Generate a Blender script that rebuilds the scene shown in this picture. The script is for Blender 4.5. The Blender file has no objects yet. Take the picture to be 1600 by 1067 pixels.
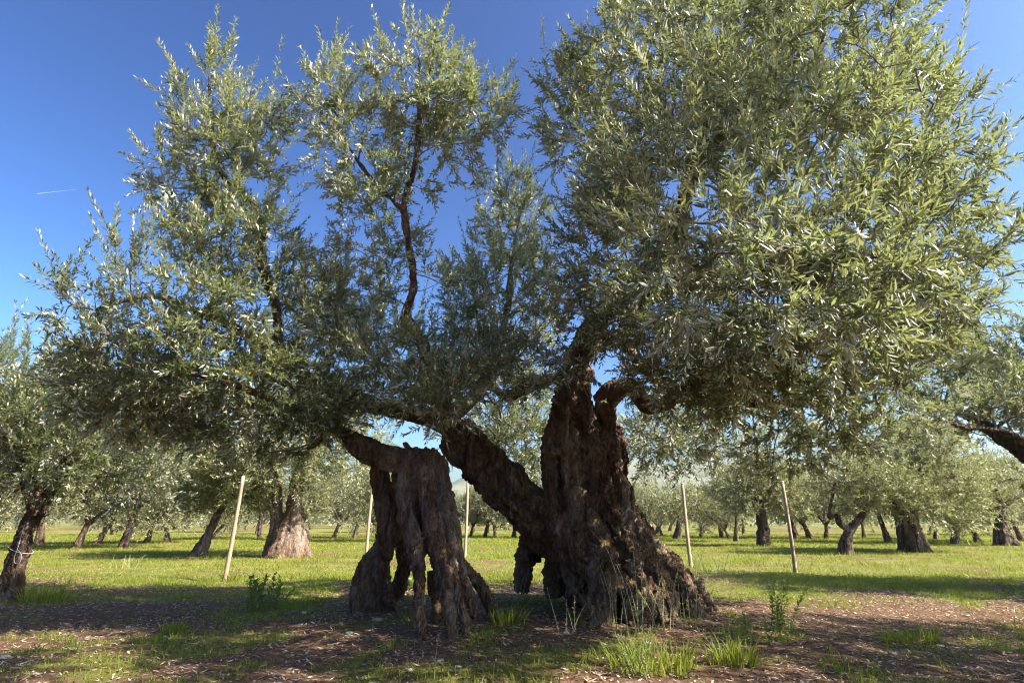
import bpy, math, random
import numpy as np
from mathutils import Vector

rng = np.random.default_rng(11)
random.seed(11)
scene = bpy.context.scene
COL = scene.collection

# ------------------------------------------------------------------ camera
H, F, PITCH = 0.96, 880.0, math.radians(17.74)
cam_d = bpy.data.cameras.new('camera')
cam_d.sensor_width = 36.0
cam_d.lens = F / 1600 * 36
cam_d.clip_start = 0.05
cam_d.clip_end = 9000
cam = bpy.data.objects.new('camera', cam_d)
cam.location = (0, 0, H)
cam.rotation_euler = (math.pi / 2 + PITCH, 0, 0)
COL.objects.link(cam)
scene.camera = cam

# ------------------------------------------------------------------ sky, sun, exposure
SUN_EL = math.radians(41)
SUN_AZ = math.atan2(0.91, -0.40)         # clockwise from +Y: to the right, a little on the camera's side
world = bpy.data.worlds.new('World')
scene.world = world
world.use_nodes = True
wn = world.node_tree
sky = wn.nodes.new('ShaderNodeTexSky')
sky.sky_type = 'NISHITA'
sky.sun_disc = False
sky.sun_elevation = SUN_EL
sky.sun_rotation = SUN_AZ
sky.altitude = 0
sky.air_density = 1.3
sky.dust_density = 2.0
sky.ozone_density = 5.0
gam = wn.nodes.new('ShaderNodeGamma')
gam.inputs['Gamma'].default_value = 1.8
hsv = wn.nodes.new('ShaderNodeHueSaturation')
hsv.inputs['Saturation'].default_value = 1.0
hsv.inputs['Value'].default_value = 0.43
wn.links.new(sky.outputs['Color'], gam.inputs['Color'])
wn.links.new(gam.outputs[0], hsv.inputs['Color'])
wn.links.new(hsv.outputs[0], wn.nodes['Background'].inputs['Color'])
wn.nodes['Background'].inputs['Strength'].default_value = 0.05
sun_d = bpy.data.lights.new('sun', 'SUN')
sun_d.energy = 5.0
sun_d.angle = math.radians(0.5)
sun_d.color = (1.0, 0.91, 0.77)
sun = bpy.data.objects.new('sun', sun_d)
SUNV = Vector((math.sin(SUN_AZ) * math.cos(SUN_EL), math.cos(SUN_AZ) * math.cos(SUN_EL), math.sin(SUN_EL)))
sun.rotation_euler = SUNV.to_track_quat('Z', 'Y').to_euler()
sun.location = (20, 10, 30)
COL.objects.link(sun)
vs = scene.view_settings
vs.view_transform = 'Standard'
vs.look = 'None'
vs.gamma = 1.0
vs.exposure = 1.9
vs.use_curve_mapping = False
scene.cycles.use_denoising = True
scene.cycles.denoiser = 'OPENIMAGEDENOISE'
scene.cycles.denoising_input_passes = 'RGB_ALBEDO_NORMAL'
scene.cycles.denoising_prefilter = 'ACCURATE'
scene.cycles.pixel_filter_type = 'BLACKMAN_HARRIS'
scene.cycles.filter_width = 1.1
scene.cycles.use_adaptive_sampling = False
scene.cycles.max_bounces = 5
scene.cycles.diffuse_bounces = 2
scene.cycles.transmission_bounces = 2
scene.cycles.transparent_max_bounces = 8
scene.cycles.caustics_reflective = False
scene.cycles.caustics_refractive = False

# ------------------------------------------------------------------ numpy noise
_perm = rng.permutation(256)
_perm = np.concatenate([_perm, _perm, _perm])
_grad = rng.normal(size=(256, 3))
_grad /= np.linalg.norm(_grad, axis=1)[:, None]

def perlin(p):
    p = np.asarray(p, float)
    i = np.floor(p).astype(int)
    f = p - i
    i &= 255
    u = f * f * f * (f * (f * 6 - 15) + 10)
    out = 0
    for dx in (0, 1):
        for dy in (0, 1):
            for dz in (0, 1):
                h = _perm[_perm[_perm[(i[..., 0] + dx) & 255] + ((i[..., 1] + dy) & 255)] + ((i[..., 2] + dz) & 255)]
                g = _grad[h]
                d = f - np.array([dx, dy, dz])
                w = ((u[..., 0] if dx else 1 - u[..., 0]) * (u[..., 1] if dy else 1 - u[..., 1]) *
                     (u[..., 2] if dz else 1 - u[..., 2]))
                out = out + w * (g * d).sum(-1)
    return out * 1.6

def fbm(p, octaves=4, gain=0.5):
    p = np.asarray(p, float)
    a, s = 1.0, 0.0
    for k in range(octaves):
        s = s + a * perlin(p * (2 ** k) + 17.3 * k)
        a *= gain
    return s

def sstep(a, b, x):
    t = np.clip((x - a) / (b - a), 0, 1)
    return t * t * (3 - 2 * t)

def unit(v):
    return v / np.maximum(np.linalg.norm(v, axis=-1, keepdims=True), 1e-9)

# ------------------------------------------------------------------ a pixel and a distance -> a place in the grove
CP, SP = math.cos(PITCH), math.sin(PITCH)

def ray(u, v):
    a, b = (u - 800) / F, (533.5 - v) / F
    return np.array([a, CP - b * SP, SP + b * CP])

def P(u, v, d):
    r = ray(u, v)
    return np.array([0, 0, H]) + r * (d / r[1])

def camz(p):
    return p[1] * CP + (p[2] - H) * SP

def terrain(x, y):
    x, y = np.asarray(x, float), np.asarray(y, float)
    z = 0.035 * fbm(np.stack([x * 0.35, y * 0.35, x * 0], -1), 2) + 0.018 * fbm(np.stack([x * 1.7, y * 1.7, x * 0 + 5], -1), 3)
    z = z + 0.12 * np.exp(-(((x - 0.3) / 2.6) ** 2 + ((y - 6.6) / 2.2) ** 2))
    z = z * (1 - sstep(60, 120, np.hypot(x, y)))
    return z

def G(u, v):
    r = ray(u, v)
    lo, hi = 1.0, 150.0
    for _ in range(50):
        m = (lo + hi) / 2
        p = np.array([0, 0, H]) + r * (m / r[1])
        if p[2] > terrain(p[0], p[1]):
            lo = m
        else:
            hi = m
    return np.array([0, 0, H]) + r * (lo / r[1])

# ------------------------------------------------------------------ mesh helpers
def mesh_np(name, V, faces, mat=None, smooth=False, attrs=None):
    """faces: list of (n,k) int arrays; attrs: {name: per-face float array}"""
    me = bpy.data.meshes.new(name)
    V = np.ascontiguousarray(V, dtype=np.float32)
    me.vertices.add(len(V))
    me.vertices.foreach_set('co', V.ravel())
    idx = np.concatenate([f.ravel() for f in faces]).astype(np.int32)
    tot = np.concatenate([np.full(len(f), f.shape[1], np.int32) for f in faces])
    start = np.concatenate([[0], np.cumsum(tot)[:-1]]).astype(np.int32)
    me.loops.add(len(idx))
    me.loops.foreach_set('vertex_index', idx)
    me.polygons.add(len(tot))
    me.polygons.foreach_set('loop_start', start)
    me.polygons.foreach_set('loop_total', tot)
    if smooth:
        me.polygons.foreach_set('use_smooth', np.ones(len(tot), bool))
    me.update(calc_edges=True)
    me.validate()
    if attrs:
        for k, a in attrs.items():
            at = me.attributes.new(k, 'FLOAT', 'FACE')
            at.data.foreach_set('value', np.ascontiguousarray(a, dtype=np.float32))
    if mat:
        me.materials.append(mat)
    return me

def link(name, me, parent=None, loc=None, kind=None, label=None, cat=None, group=None):
    o = bpy.data.objects.new(name, me)
    COL.objects.link(o)
    if parent is not None:
        o.parent = parent
    if loc is not None:
        o.location = loc
    for k, a in (('kind', kind), ('label', label), ('category', cat), ('group', group)):
        if a:
            o[k] = a
    return o

def thing(name, label, cat, loc, group=None):
    o = link(name, None, None, tuple(loc), None, label, cat, group)
    o.empty_display_size = 0.2
    return o

def copy_tree(root, loc, rz, sc):
    r = root.copy()
    COL.objects.link(r)
    r.location = loc
    r.rotation_euler = (0, 0, rz)
    r.scale = (sc * random.uniform(.85, 1.2), sc * random.uniform(.85, 1.2), sc * random.uniform(.85, 1.15))
    for ch in list(root.children):
        c = ch.copy()
        COL.objects.link(c)
        c.parent = r
        for g in list(ch.children):
            d = g.copy()
            COL.objects.link(d)
            d.parent = c
    return r

def tubes_np(C, R, sides, close=False):
    """C (E,K,3), R (E,K) -> verts, quads"""
    E, K, _ = C.shape
    T = unit(np.gradient(C, axis=1))
    ref = np.where(np.abs(T[..., 2:3]) > 0.85, np.array([1.0, 0, 0]), np.array([0, 0, 1.0]))
    ref = np.broadcast_to(ref[:, :1], T.shape)
    N = unit(np.cross(T, ref))
    B = np.cross(T, N)
    a = np.arange(sides) * 2 * math.pi / sides
    V = C[:, :, None] + R[:, :, None, None] * (N[:, :, None] * np.cos(a)[:, None] + B[:, :, None] * np.sin(a)[:, None])
    base = (np.arange(E) * K * sides)[:, None, None]
    k = (np.arange(K - 1) * sides)[None, :, None]
    s = np.arange(sides)[None, None]
    s2 = (s + 1) % sides
    q = np.stack([base + k + s, base + k + s2, base + k + sides + s2, base + k + sides + s], -1).reshape(-1, 4)
    fs = [q]
    if close:
        e = np.arange(E)[:, None] * K * sides
        fs.append(e + np.arange(sides)[None, ::-1])
        fs.append(e + (K - 1) * sides + np.arange(sides)[None])
    return V.reshape(-1, 3), fs

def catmull(pts, n):
    pts = np.asarray(pts, float)
    if len(pts) == 2:
        t = np.linspace(0, 1, n)[:, None]
        return pts[0] * (1 - t) + pts[1] * t
    p = np.vstack([2 * pts[0] - pts[1], pts, 2 * pts[-1] - pts[-2]])
    seg = np.linalg.norm(np.diff(pts[:, :3], axis=0), axis=1)
    cum = np.concatenate([[0], np.cumsum(seg)])
    s = np.linspace(0, cum[-1], n)
    i = np.clip(np.searchsorted(cum, s, side='right') - 1, 0, len(pts) - 2)
    t = ((s - cum[i]) / np.maximum(seg[i], 1e-9))[:, None]
    a, b, c, d = p[i], p[i + 1], p[i + 2], p[i + 3]
    r = 0.5 * (2 * b + (c - a) * t + (2 * a - 5 * b + 4 * c - d) * t ** 2 + (3 * b - a - 3 * c + d) * t ** 3)
    r[:, 3:] = b[:, 3:] * (1 - t) + c[:, 3:] * t
    return r

def join_np(parts):
    V, Fs, off = [], [], 0
    for v, fs in parts:
        V.append(v)
        Fs += [f + off for f in fs]
        off += len(v)
    return np.vstack(V), Fs

def woody(name, strands, voxel, mat, origin, bark=0.018, knob=0.03, wob=0.25, smooth_it=1, seed=0, veins=0, pit=0.0):
    """strands: list of lists (x,y,z,r). Tubes are fused into one continuous gnarled surface."""
    parts = []
    rv = np.random.default_rng(seed + 900)
    full = list(strands)
    if veins:
        for st in strands:
            st = np.asarray(st, float)
            L = np.linalg.norm(np.diff(st[:, :3], axis=0), axis=1).sum()
            if st[:, 3].mean() < voxel * 4 or L < 0.3:
                continue
            c = catmull(st, max(5, int(L / 0.12)))
            T = unit(np.gradient(c[:, :3], axis=0))
            N = unit(np.cross(T, np.array([0.3, 0.9, 0.2])))
            B = np.cross(T, N)
            for q in range(veins):
                a = rv.uniform(0, 6.28) + rv.uniform(-1.3, 1.3) * np.linspace(0, 1, len(c)) + 0.7 * perlin(c[:, :3] * 2.2 + q * 5 + seed)
                i0 = int(rv.uniform(0, .35) * len(c))
                i1 = max(i0 + 4, int(rv.uniform(.6, 1) * len(c)))
                off = (N * np.cos(a)[:, None] + B * np.sin(a)[:, None]) * (c[:, 3] * rv.uniform(.78, .98))[:, None]
                r_ = c[:, 3] * rv.uniform(.2, .36) * (1 + .4 * perlin(c[:, :3] * 4 + q * 9 + seed))
                full.append(np.concatenate([c[:, :3] + off, r_[:, None]], 1)[i0:i1])
    for k, st in enumerate(full):
        st = np.asarray(st, float)
        L = np.linalg.norm(np.diff(st[:, :3], axis=0), axis=1).sum()
        n = max(6, int(L / max(0.035, voxel * 1.6)))
        c = catmull(st, n)
        r = c[:, 3].copy()
        q = c[:, :3] * 2.6 + 31 * k + seed
        off = np.stack([perlin(q), perlin(q + 9.1), perlin(q + 21.7)], -1)
        c[:, :3] += off * r[:, None] * wob * 0.8
        r *= 1 + wob * perlin(c[:, :3] * 5 + 3 * k + seed)
        parts.append(tubes_np(c[None, :, :3], np.maximum(r, voxel * 1.1)[None], 12, close=True))
    V, Fs = join_np(parts)
    me = mesh_np('tmp', V, Fs)
    ob = bpy.data.objects.new('tmp', me)
    COL.objects.link(ob)
    m = ob.modifiers.new('r', 'REMESH')
    m.mode = 'VOXEL'
    m.voxel_size = voxel
    sm = ob.modifiers.new('s', 'SMOOTH')
    sm.factor = 0.5
    sm.iterations = smooth_it
    dg = bpy.context.evaluated_depsgraph_get()
    res = bpy.data.meshes.new_from_object(ob.evaluated_get(dg))
    bpy.data.objects.remove(ob)
    bpy.data.meshes.remove(me)
    n = len(res.vertices)
    co = np.empty(n * 3, np.float32)
    res.vertices.foreach_get('co', co)
    co = co.reshape(-1, 3).astype(float)
    no = np.empty(n * 3, np.float32)
    res.vertex_normals.foreach_get('vector', no)
    no = no.reshape(-1, 3)
    warp = 0.18 * np.stack([perlin(co * 3 + 4), perlin(co * 3 + 40), perlin(co * 3 + 80)], -1)
    cw = co + warp
    d = knob * perlin(cw * np.array([6, 6, 4.4]) + seed)
    pa = perlin(cw * np.array([11, 11, 2.3]) + seed)
    d += bark * 0.8 * (0.5 - np.abs(pa)) - bark * 1.5 * np.exp(-(pa / 0.10) ** 2)
    pb_ = perlin(cw * np.array([26, 26, 5]) + seed + 13)
    d -= bark * 0.9 * np.exp(-(pb_ / 0.12) ** 2)
    d += bark * 0.8 * perlin(cw * np.array([48, 48, 15]) + seed)
    if pit:
        d -= pit * sstep(.25, .6, perlin(cw * np.array([7, 7, 4]) + seed + 60))
    co = co + no * d[:, None] - np.asarray(origin)
    res.vertices.foreach_set('co', co.astype(np.float32).ravel())
    res.polygons.foreach_set('use_smooth', np.ones(len(res.polygons), bool))
    res.materials.clear()
    res.materials.append(mat)
    res.name = name
    res.update()
    return res

# ------------------------------------------------------------------ materials
def new_mat(name):
    m = bpy.data.materials.new(name)
    m.use_nodes = True
    nt = m.node_tree
    return m, nt, nt.nodes['Principled BSDF'], nt.nodes['Material Output']

def nd(nt, typ, **kw):
    n = nt.nodes.new(typ)
    for k, v in kw.items():
        setattr(n, k, v)
    return n

def ramp(nt, stops, src):
    r = nt.nodes.new('ShaderNodeValToRGB')
    el = r.color_ramp.elements
    el[0].position, el[0].color = stops[0][0], (*stops[0][1], 1)
    el[1].position, el[1].color = stops[-1][0], (*stops[-1][1], 1)
    for p, c in stops[1:-1]:
        e = el.new(p)
        e.color = (*c, 1)
    nt.links.new(src, r.inputs['Fac'])
    return r.outputs['Color']

def noise(nt, scale, detail=5, rough=0.6, vec=None, dist=0.0):
    n = nt.nodes.new('ShaderNodeTexNoise')
    n.inputs['Scale'].default_value = scale
    n.inputs['Detail'].default_value = detail
    n.inputs['Roughness'].default_value = rough
    n.inputs['Distortion'].default_value = dist
    if vec is not None:
        nt.links.new(vec, n.inputs['Vector'])
    return n.outputs['Fac']

def mixc(nt, fac, a, b, mode='MIX'):
    m = nt.nodes.new('ShaderNodeMix')
    m.data_type = 'RGBA'
    m.blend_type = mode
    for s, v in ((0, fac), (6, a), (7, b)):
        if isinstance(v, (int, float)):
            m.inputs[s].default_value = v
        elif isinstance(v, tuple):
            m.inputs[s].default_value = (*v, 1)
        else:
            nt.links.new(v, m.inputs[s])
    return m.outputs[2]

def math_n(nt, op, a, b=None, clamp=False):
    m = nt.nodes.new('ShaderNodeMath')
    m.operation = op
    m.use_clamp = clamp
    for i, v in enumerate((a, b)):
        if v is None:
            continue
        if isinstance(v, (int, float)):
            m.inputs[i].default_value = v
        else:
            nt.links.new(v, m.inputs[i])
    return m.outputs[0]

def bark_mat(name, moss=0.5, dark=1.0):
    m, nt, b, out = new_mat(name)
    tc = nd(nt, 'ShaderNodeTexCoord').outputs['Object']
    mp = nd(nt, 'ShaderNodeMapping')
    mp.inputs['Scale'].default_value = (1, 1, 0.28)
    nt.links.new(tc, mp.inputs['Vector'])
    v = mp.outputs[0]
    n1 = noise(nt, 3.2, 6, 0.65, v, 0.6)
    n2 = noise(nt, 22, 8, 0.7, v, 0.8)
    n3 = noise(nt, 75, 6, 0.7, v)
    c1 = ramp(nt, [(0.34, (0.028 * dark, 0.015 * dark, 0.010 * dark)), (0.46, (0.092 * dark, 0.050 * dark, 0.031 * dark)),
                   (0.56, (0.20 * dark, 0.138 * dark, 0.097 * dark)), (0.67, (0.33 * dark, 0.29 * dark, 0.245 * dark))],
              math_n(nt, 'ADD', math_n(nt, 'MULTIPLY', n1, 0.62), math_n(nt, 'MULTIPLY', n2, 0.38)))
    c2 = mixc(nt, 0.7, c1, ramp(nt, [(0.3, (0.25, 0.22, 0.2)), (0.7, (1, 1, 1))], n3), 'MULTIPLY')
    mp2 = nd(nt, 'ShaderNodeMapping')
    mp2.inputs['Scale'].default_value = (1, 1, 0.12)
    nt.links.new(tc, mp2.inputs['Vector'])
    grey = math_n(nt, 'MULTIPLY', math_n(nt, 'SUBTRACT', noise(nt, 6.5, 7, 0.7, mp2.outputs[0], 1.2), 0.50), 7.0, True)
    gcol = ramp(nt, [(0.3, (0.12, 0.105, 0.09)), (0.7, (0.42, 0.385, 0.34))], noise(nt, 60, 6, 0.75, mp2.outputs[0]))
    c2 = mixc(nt, math_n(nt, 'MULTIPLY', grey, 0.55), c2, gcol)
    geo = nd(nt, 'ShaderNodeNewGeometry')
    sep = nd(nt, 'ShaderNodeSeparateXYZ')
    nt.links.new(geo.outputs['Normal'], sep.inputs[0])
    nm = noise(nt, 5.5, 5, 0.6, tc)
    up = math_n(nt, 'MULTIPLY', math_n(nt, 'SUBTRACT', math_n(nt, 'ADD', math_n(nt, 'MULTIPLY', sep.outputs[2], 0.3), nm), 0.66), 9.0, True)
    mc = ramp(nt, [(0.3, (0.05, 0.055, 0.012)), (0.55, (0.17, 0.11, 0.018)), (0.75, (0.24, 0.12, 0.02))], noise(nt, 9, 3, 0.5, tc))
    c3 = mixc(nt, math_n(nt, 'MULTIPLY', up, moss), c2, mc)
    nt.links.new(c3, b.inputs['Base Color'])
    b.inputs['Roughness'].default_value = 0.88
    b.inputs['Specular IOR Level'].default_value = 0.25
    bp = nd(nt, 'ShaderNodeBump')
    bp.inputs['Strength'].default_value = 1.0
    bp.inputs['Distance'].default_value = 0.035
    vo = nd(nt, 'ShaderNodeTexVoronoi')
    vo.feature = 'DISTANCE_TO_EDGE'
    vo.inputs['Scale'].default_value = 26
    nt.links.new(v, vo.inputs['Vector'])
    hgt = math_n(nt, 'ADD', math_n(nt, 'ADD', n2, math_n(nt, 'MULTIPLY', n3, 0.6)), math_n(nt, 'MULTIPLY', math_n(nt, 'MINIMUM', vo.outputs['Distance'], 0.2), 1.6))
    nt.links.new(hgt, bp.inputs['Height'])
    nt.links.new(bp.outputs[0], b.inputs['Normal'])
    return m

def leaf_mat(name, top, top2, under, trans, odd=(0.26, 0.2, 0.04), odd_at=0.965, rough=0.36, tfac=0.36, attr=True, spec=0.55):
    m, nt, b, out = new_mat(name)
    if attr:
        r = nd(nt, 'ShaderNodeAttribute', attribute_name='rnd').outputs['Fac']
    else:
        r = nd(nt, 'ShaderNodeObjectInfo').outputs['Random']
    ct = ramp(nt, [(0.0, top), (0.9, top2), (odd_at, top2), (min(odd_at + 0.01, 1), odd)], r)
    geo = nd(nt, 'ShaderNodeNewGeometry')
    c = mixc(nt, geo.outputs['Backfacing'], ct, under)      # an olive leaf: glossy green above, silvery felt below
    nt.links.new(c, b.inputs['Base Color'])
    b.inputs['Roughness'].default_value = rough
    b.inputs['Specular IOR Level'].default_value = spec
    tr = nd(nt, 'ShaderNodeBsdfTranslucent')
    tr.inputs['Color'].default_value = (*trans, 1)
    mx = nd(nt, 'ShaderNodeMixShader')
    mx.inputs[0].default_value = tfac
    nt.links.new(b.outputs[0], mx.inputs[1])
    nt.links.new(tr.outputs[0], mx.inputs[2])
    nt.links.new(mx.outputs[0], out.inputs['Surface'])
    return m

def plain_mat(name, c1, c2, scale=8, rough=0.8, bump=0.3, stretch=(1, 1, 1)):
    m, nt, b, out = new_mat(name)
    tc = nd(nt, 'ShaderNodeTexCoord').outputs['Object']
    mp = nd(nt, 'ShaderNodeMapping')
    mp.inputs['Scale'].default_value = stretch
    nt.links.new(tc, mp.inputs['Vector'])
    n = noise(nt, scale, 6, 0.65, mp.outputs[0], 0.3)
    nt.links.new(ramp(nt, [(0.3, c1), (0.7, c2)], n), b.inputs['Base Color'])
    b.inputs['Roughness'].default_value = rough
    bp = nd(nt, 'ShaderNodeBump')
    bp.inputs['Strength'].default_value = bump
    bp.inputs['Distance'].default_value = 0.01
    nt.links.new(n, bp.inputs['Height'])
    nt.links.new(bp.outputs[0], b.inputs['Normal'])
    return m

M_BARK = bark_mat('old_olive_bark', 0.75, 1.3)
M_BARK2 = bark_mat('olive_bark', 0.25, 0.9)
M_TWIG = plain_mat('twig_bark', (0.10, 0.085, 0.065), (0.24, 0.21, 0.17), 20)
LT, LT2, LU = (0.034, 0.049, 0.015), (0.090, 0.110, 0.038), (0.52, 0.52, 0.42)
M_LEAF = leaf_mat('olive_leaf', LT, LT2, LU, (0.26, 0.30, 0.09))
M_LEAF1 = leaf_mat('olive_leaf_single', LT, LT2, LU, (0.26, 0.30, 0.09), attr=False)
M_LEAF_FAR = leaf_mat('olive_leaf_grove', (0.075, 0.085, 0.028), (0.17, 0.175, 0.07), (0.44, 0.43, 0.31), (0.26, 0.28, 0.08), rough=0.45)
M_GRASS = leaf_mat('grass', (0.09, 0.13, 0.014), (0.23, 0.235, 0.03), (0.12, 0.17, 0.03), (0.32, 0.38, 0.04), odd=(0.40, 0.30, 0.15), odd_at=0.82, rough=0.55, tfac=0.4, spec=0.15)
M_WEED = leaf_mat('weed_leaf', (0.07, 0.12, 0.018), (0.13, 0.19, 0.03), (0.12, 0.18, 0.04), (0.3, 0.4, 0.05), odd=(0.2, 0.16, 0.04), rough=0.5, tfac=0.35)
M_DRY = leaf_mat('dry_plant', (0.24, 0.17, 0.09), (0.40, 0.31, 0.18), (0.36, 0.28, 0.17), (0.3, 0.24, 0.12), odd=(0.2, 0.1, 0.05), rough=0.7, tfac=0.2)
M_LITTER = leaf_mat('dead_leaf', (0.075, 0.04, 0.025), (0.27, 0.19, 0.12), (0.33, 0.27, 0.20), (0.2, 0.13, 0.06), odd=(0.42, 0.38, 0.32), odd_at=0.86, rough=0.6, tfac=0.08)
M_OLIVE = plain_mat('green_olive', (0.20, 0.28, 0.035), (0.27, 0.34, 0.06), 3, 0.35, 0.0)
M_STAKE = plain_mat('stake_wood', (0.17, 0.115, 0.075), (0.40, 0.30, 0.205), 9, 0.75, 0.5, (6, 6, 0.5))
M_ROPE = plain_mat('white_rope', (0.32, 0.32, 0.31), (0.46, 0.45, 0.43), 60, 0.8, 0.3)
M_STONE = plain_mat('limestone', (0.20, 0.18, 0.155), (0.40, 0.37, 0.33), 14, 0.85, 0.4)

# ------------------------------------------------------------------ ground
def grass_cover(x, y):
    n = fbm(np.stack([x * 0.55, y * 0.55, x * 0 + 2], -1), 4, 0.6)
    n2 = fbm(np.stack([x * 2.4, y * 2.4, x * 0 + 8], -1), 3)
    lawn = sstep(6.0, 10.5, y + 3.4 * n + 1.8 * n2)
    bare = np.maximum(np.exp(-(((x + 5.5) / 3.5) ** 2 + ((y - 7.4) / 1.6) ** 2)), np.exp(-(((x - 5.2) / 2.6) ** 2 + ((y - 6.2) / 1.6) ** 2)))
    near = sstep(0.0, 0.7, n * 0.9 + 0.9 * n2 + 0.34 - 0.6 * bare)
    strip = np.exp(-(((x - 2.2) / 1.3) ** 2 + ((y - 5.0) / 1.1) ** 2)) * 0.85 * sstep(-.3, .4, n2)
    worn = sstep(0.1, 0.6, fbm(np.stack([x * 0.22, y * 0.5, x * 0 + 33], -1), 4, 0.6))
    lawn = lawn * (1 - 0.75 * worn)
    return np.clip(np.maximum(np.maximum(lawn, near * 0.75), strip), 0, 1)

def axis(lo, hi, step, far):
    a = np.arange(lo, hi + 1e-6, step)
    out, s = [], step
    p = hi
    while p < far:
        s *= 1.22
        p += s
        out.append(p)
    neg, s, p = [], step, lo
    while p > -far:
        s *= 1.22
        p -= s
        neg.append(p)
    return np.concatenate([neg[::-1], a, out])

gx, gy = axis(-12, 12, 0.15, 3000), axis(3, 20, 0.15, 3000)
GX, GY = np.meshgrid(gx, gy)
GZ = terrain(GX, GY)
nx, ny = len(gx), len(gy)
ii = (np.arange(ny - 1)[:, None] * nx + np.arange(nx - 1)[None]).ravel()
quads = np.stack([ii, ii + 1, ii + nx + 1, ii + nx], -1)
gme = mesh_np('ground', np.stack([GX, GY, GZ], -1).reshape(-1, 3), [quads], smooth=True)
at = gme.attributes.new('cover', 'FLOAT', 'POINT')
at.data.foreach_set('value', grass_cover(GX, GY).ravel().astype(np.float32))
m, nt, b, out = new_mat('grove_floor')
tc = nd(nt, 'ShaderNodeTexCoord').outputs['Object']
cov = nd(nt, 'ShaderNodeAttribute', attribute_name='cover').outputs['Fac']
n1, n2, n3 = noise(nt, 1.1, 6, 0.65, tc), noise(nt, 17, 7, 0.75, tc), noise(nt, 70, 5, 0.75, tc)
soil = ramp(nt, [(0.3, (0.060, 0.032, 0.018)), (0.5, (0.150, 0.086, 0.048)), (0.68, (0.27, 0.17, 0.105))], n2)
soil = mixc(nt, 0.5, soil, ramp(nt, [(0.35, (0.35, 0.33, 0.32)), (0.62, (1, 1, 1)), (0.8, (1.0, 0.98, 0.95))], n3), 'MULTIPLY')
turf = ramp(nt, [(0.3, (0.085, 0.11, 0.018)), (0.5, (0.15, 0.165, 0.03)), (0.66, (0.24, 0.20, 0.075))], n1)
turf = mixc(nt, 0.45, turf, ramp(nt, [(0.3, (0.35, 0.4, 0.3)), (0.65, (1, 1, 1))], n2), 'MULTIPLY')
fac = math_n(nt, 'MULTIPLY', math_n(nt, 'ADD', math_n(nt, 'SUBTRACT', cov, 0.45), math_n(nt, 'MULTIPLY', math_n(nt, 'SUBTRACT', n2, 0.5), 1.2)), 2.2, True)
fac = math_n(nt, 'MINIMUM', fac, 0.9)
nt.links.new(mixc(nt, fac, soil, turf), b.inputs['Base Color'])
b.inputs['Roughness'].default_value = 0.95
b.inputs['Specular IOR Level'].default_value = 0.15
bp = nd(nt, 'ShaderNodeBump')
bp.inputs['Strength'].default_value = 1.0
bp.inputs['Distance'].default_value = 0.03
nt.links.new(math_n(nt, 'ADD', n2, math_n(nt, 'MULTIPLY', n3, 0.5)), bp.inputs['Height'])
nt.links.new(bp.outputs[0], b.inputs['Normal'])
gme.materials.append(m)
link('ground', gme, kind='structure')

# ------------------------------------------------------------------ leaves
def leaf_kites(base, d, nrm, length, width, droop=0.0):
    """the same leaf with four corners, for leaves a few pixels long"""
    side = unit(np.cross(d, nrm))
    nrm = np.cross(side, d)
    L, W = length[:, None], width[:, None] * 1.3
    droop = np.asarray(droop, float).reshape(-1, 1)
    m = base + d * L * 0.46 + nrm * W * 0.08
    V = np.stack([base, m + side * W * 0.5, base + d * L - nrm * L * droop, m - side * W * 0.5], 1)
    return V.reshape(-1, 3), np.arange(len(base) * 4).reshape(-1, 4)

def leaf_arrays(base, d, nrm, length, width, droop=0.0):
    side = unit(np.cross(d, nrm))
    nrm = np.cross(side, d)
    L, W = length[:, None], width[:, None]
    droop = np.asarray(droop, float).reshape(-1, 1)
    fold = nrm * W * 0.12
    v0 = base
    l1 = base + d * L * 0.30 - side * W * 0.46 + fold
    l2 = base + d * L * 0.70 - side * W * 0.40 + fold - nrm * L * droop * 0.5
    tip = base + d * L - nrm * L * droop
    r2 = l2 + side * W * 0.80
    r1 = l1 + side * W * 0.92
    V = np.stack([v0, l1, l2, tip, r2, r1], 1)
    n = len(base)
    o = (np.arange(n) * 6)[:, None]
    # side = d x n points right of the leaf seen from above
    Fq = np.concatenate([o + np.array([0, 3, 2, 1]), o + np.array([0, 5, 4, 3])], 1).reshape(-1, 4)
    return V.reshape(-1, 3), Fq

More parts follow.
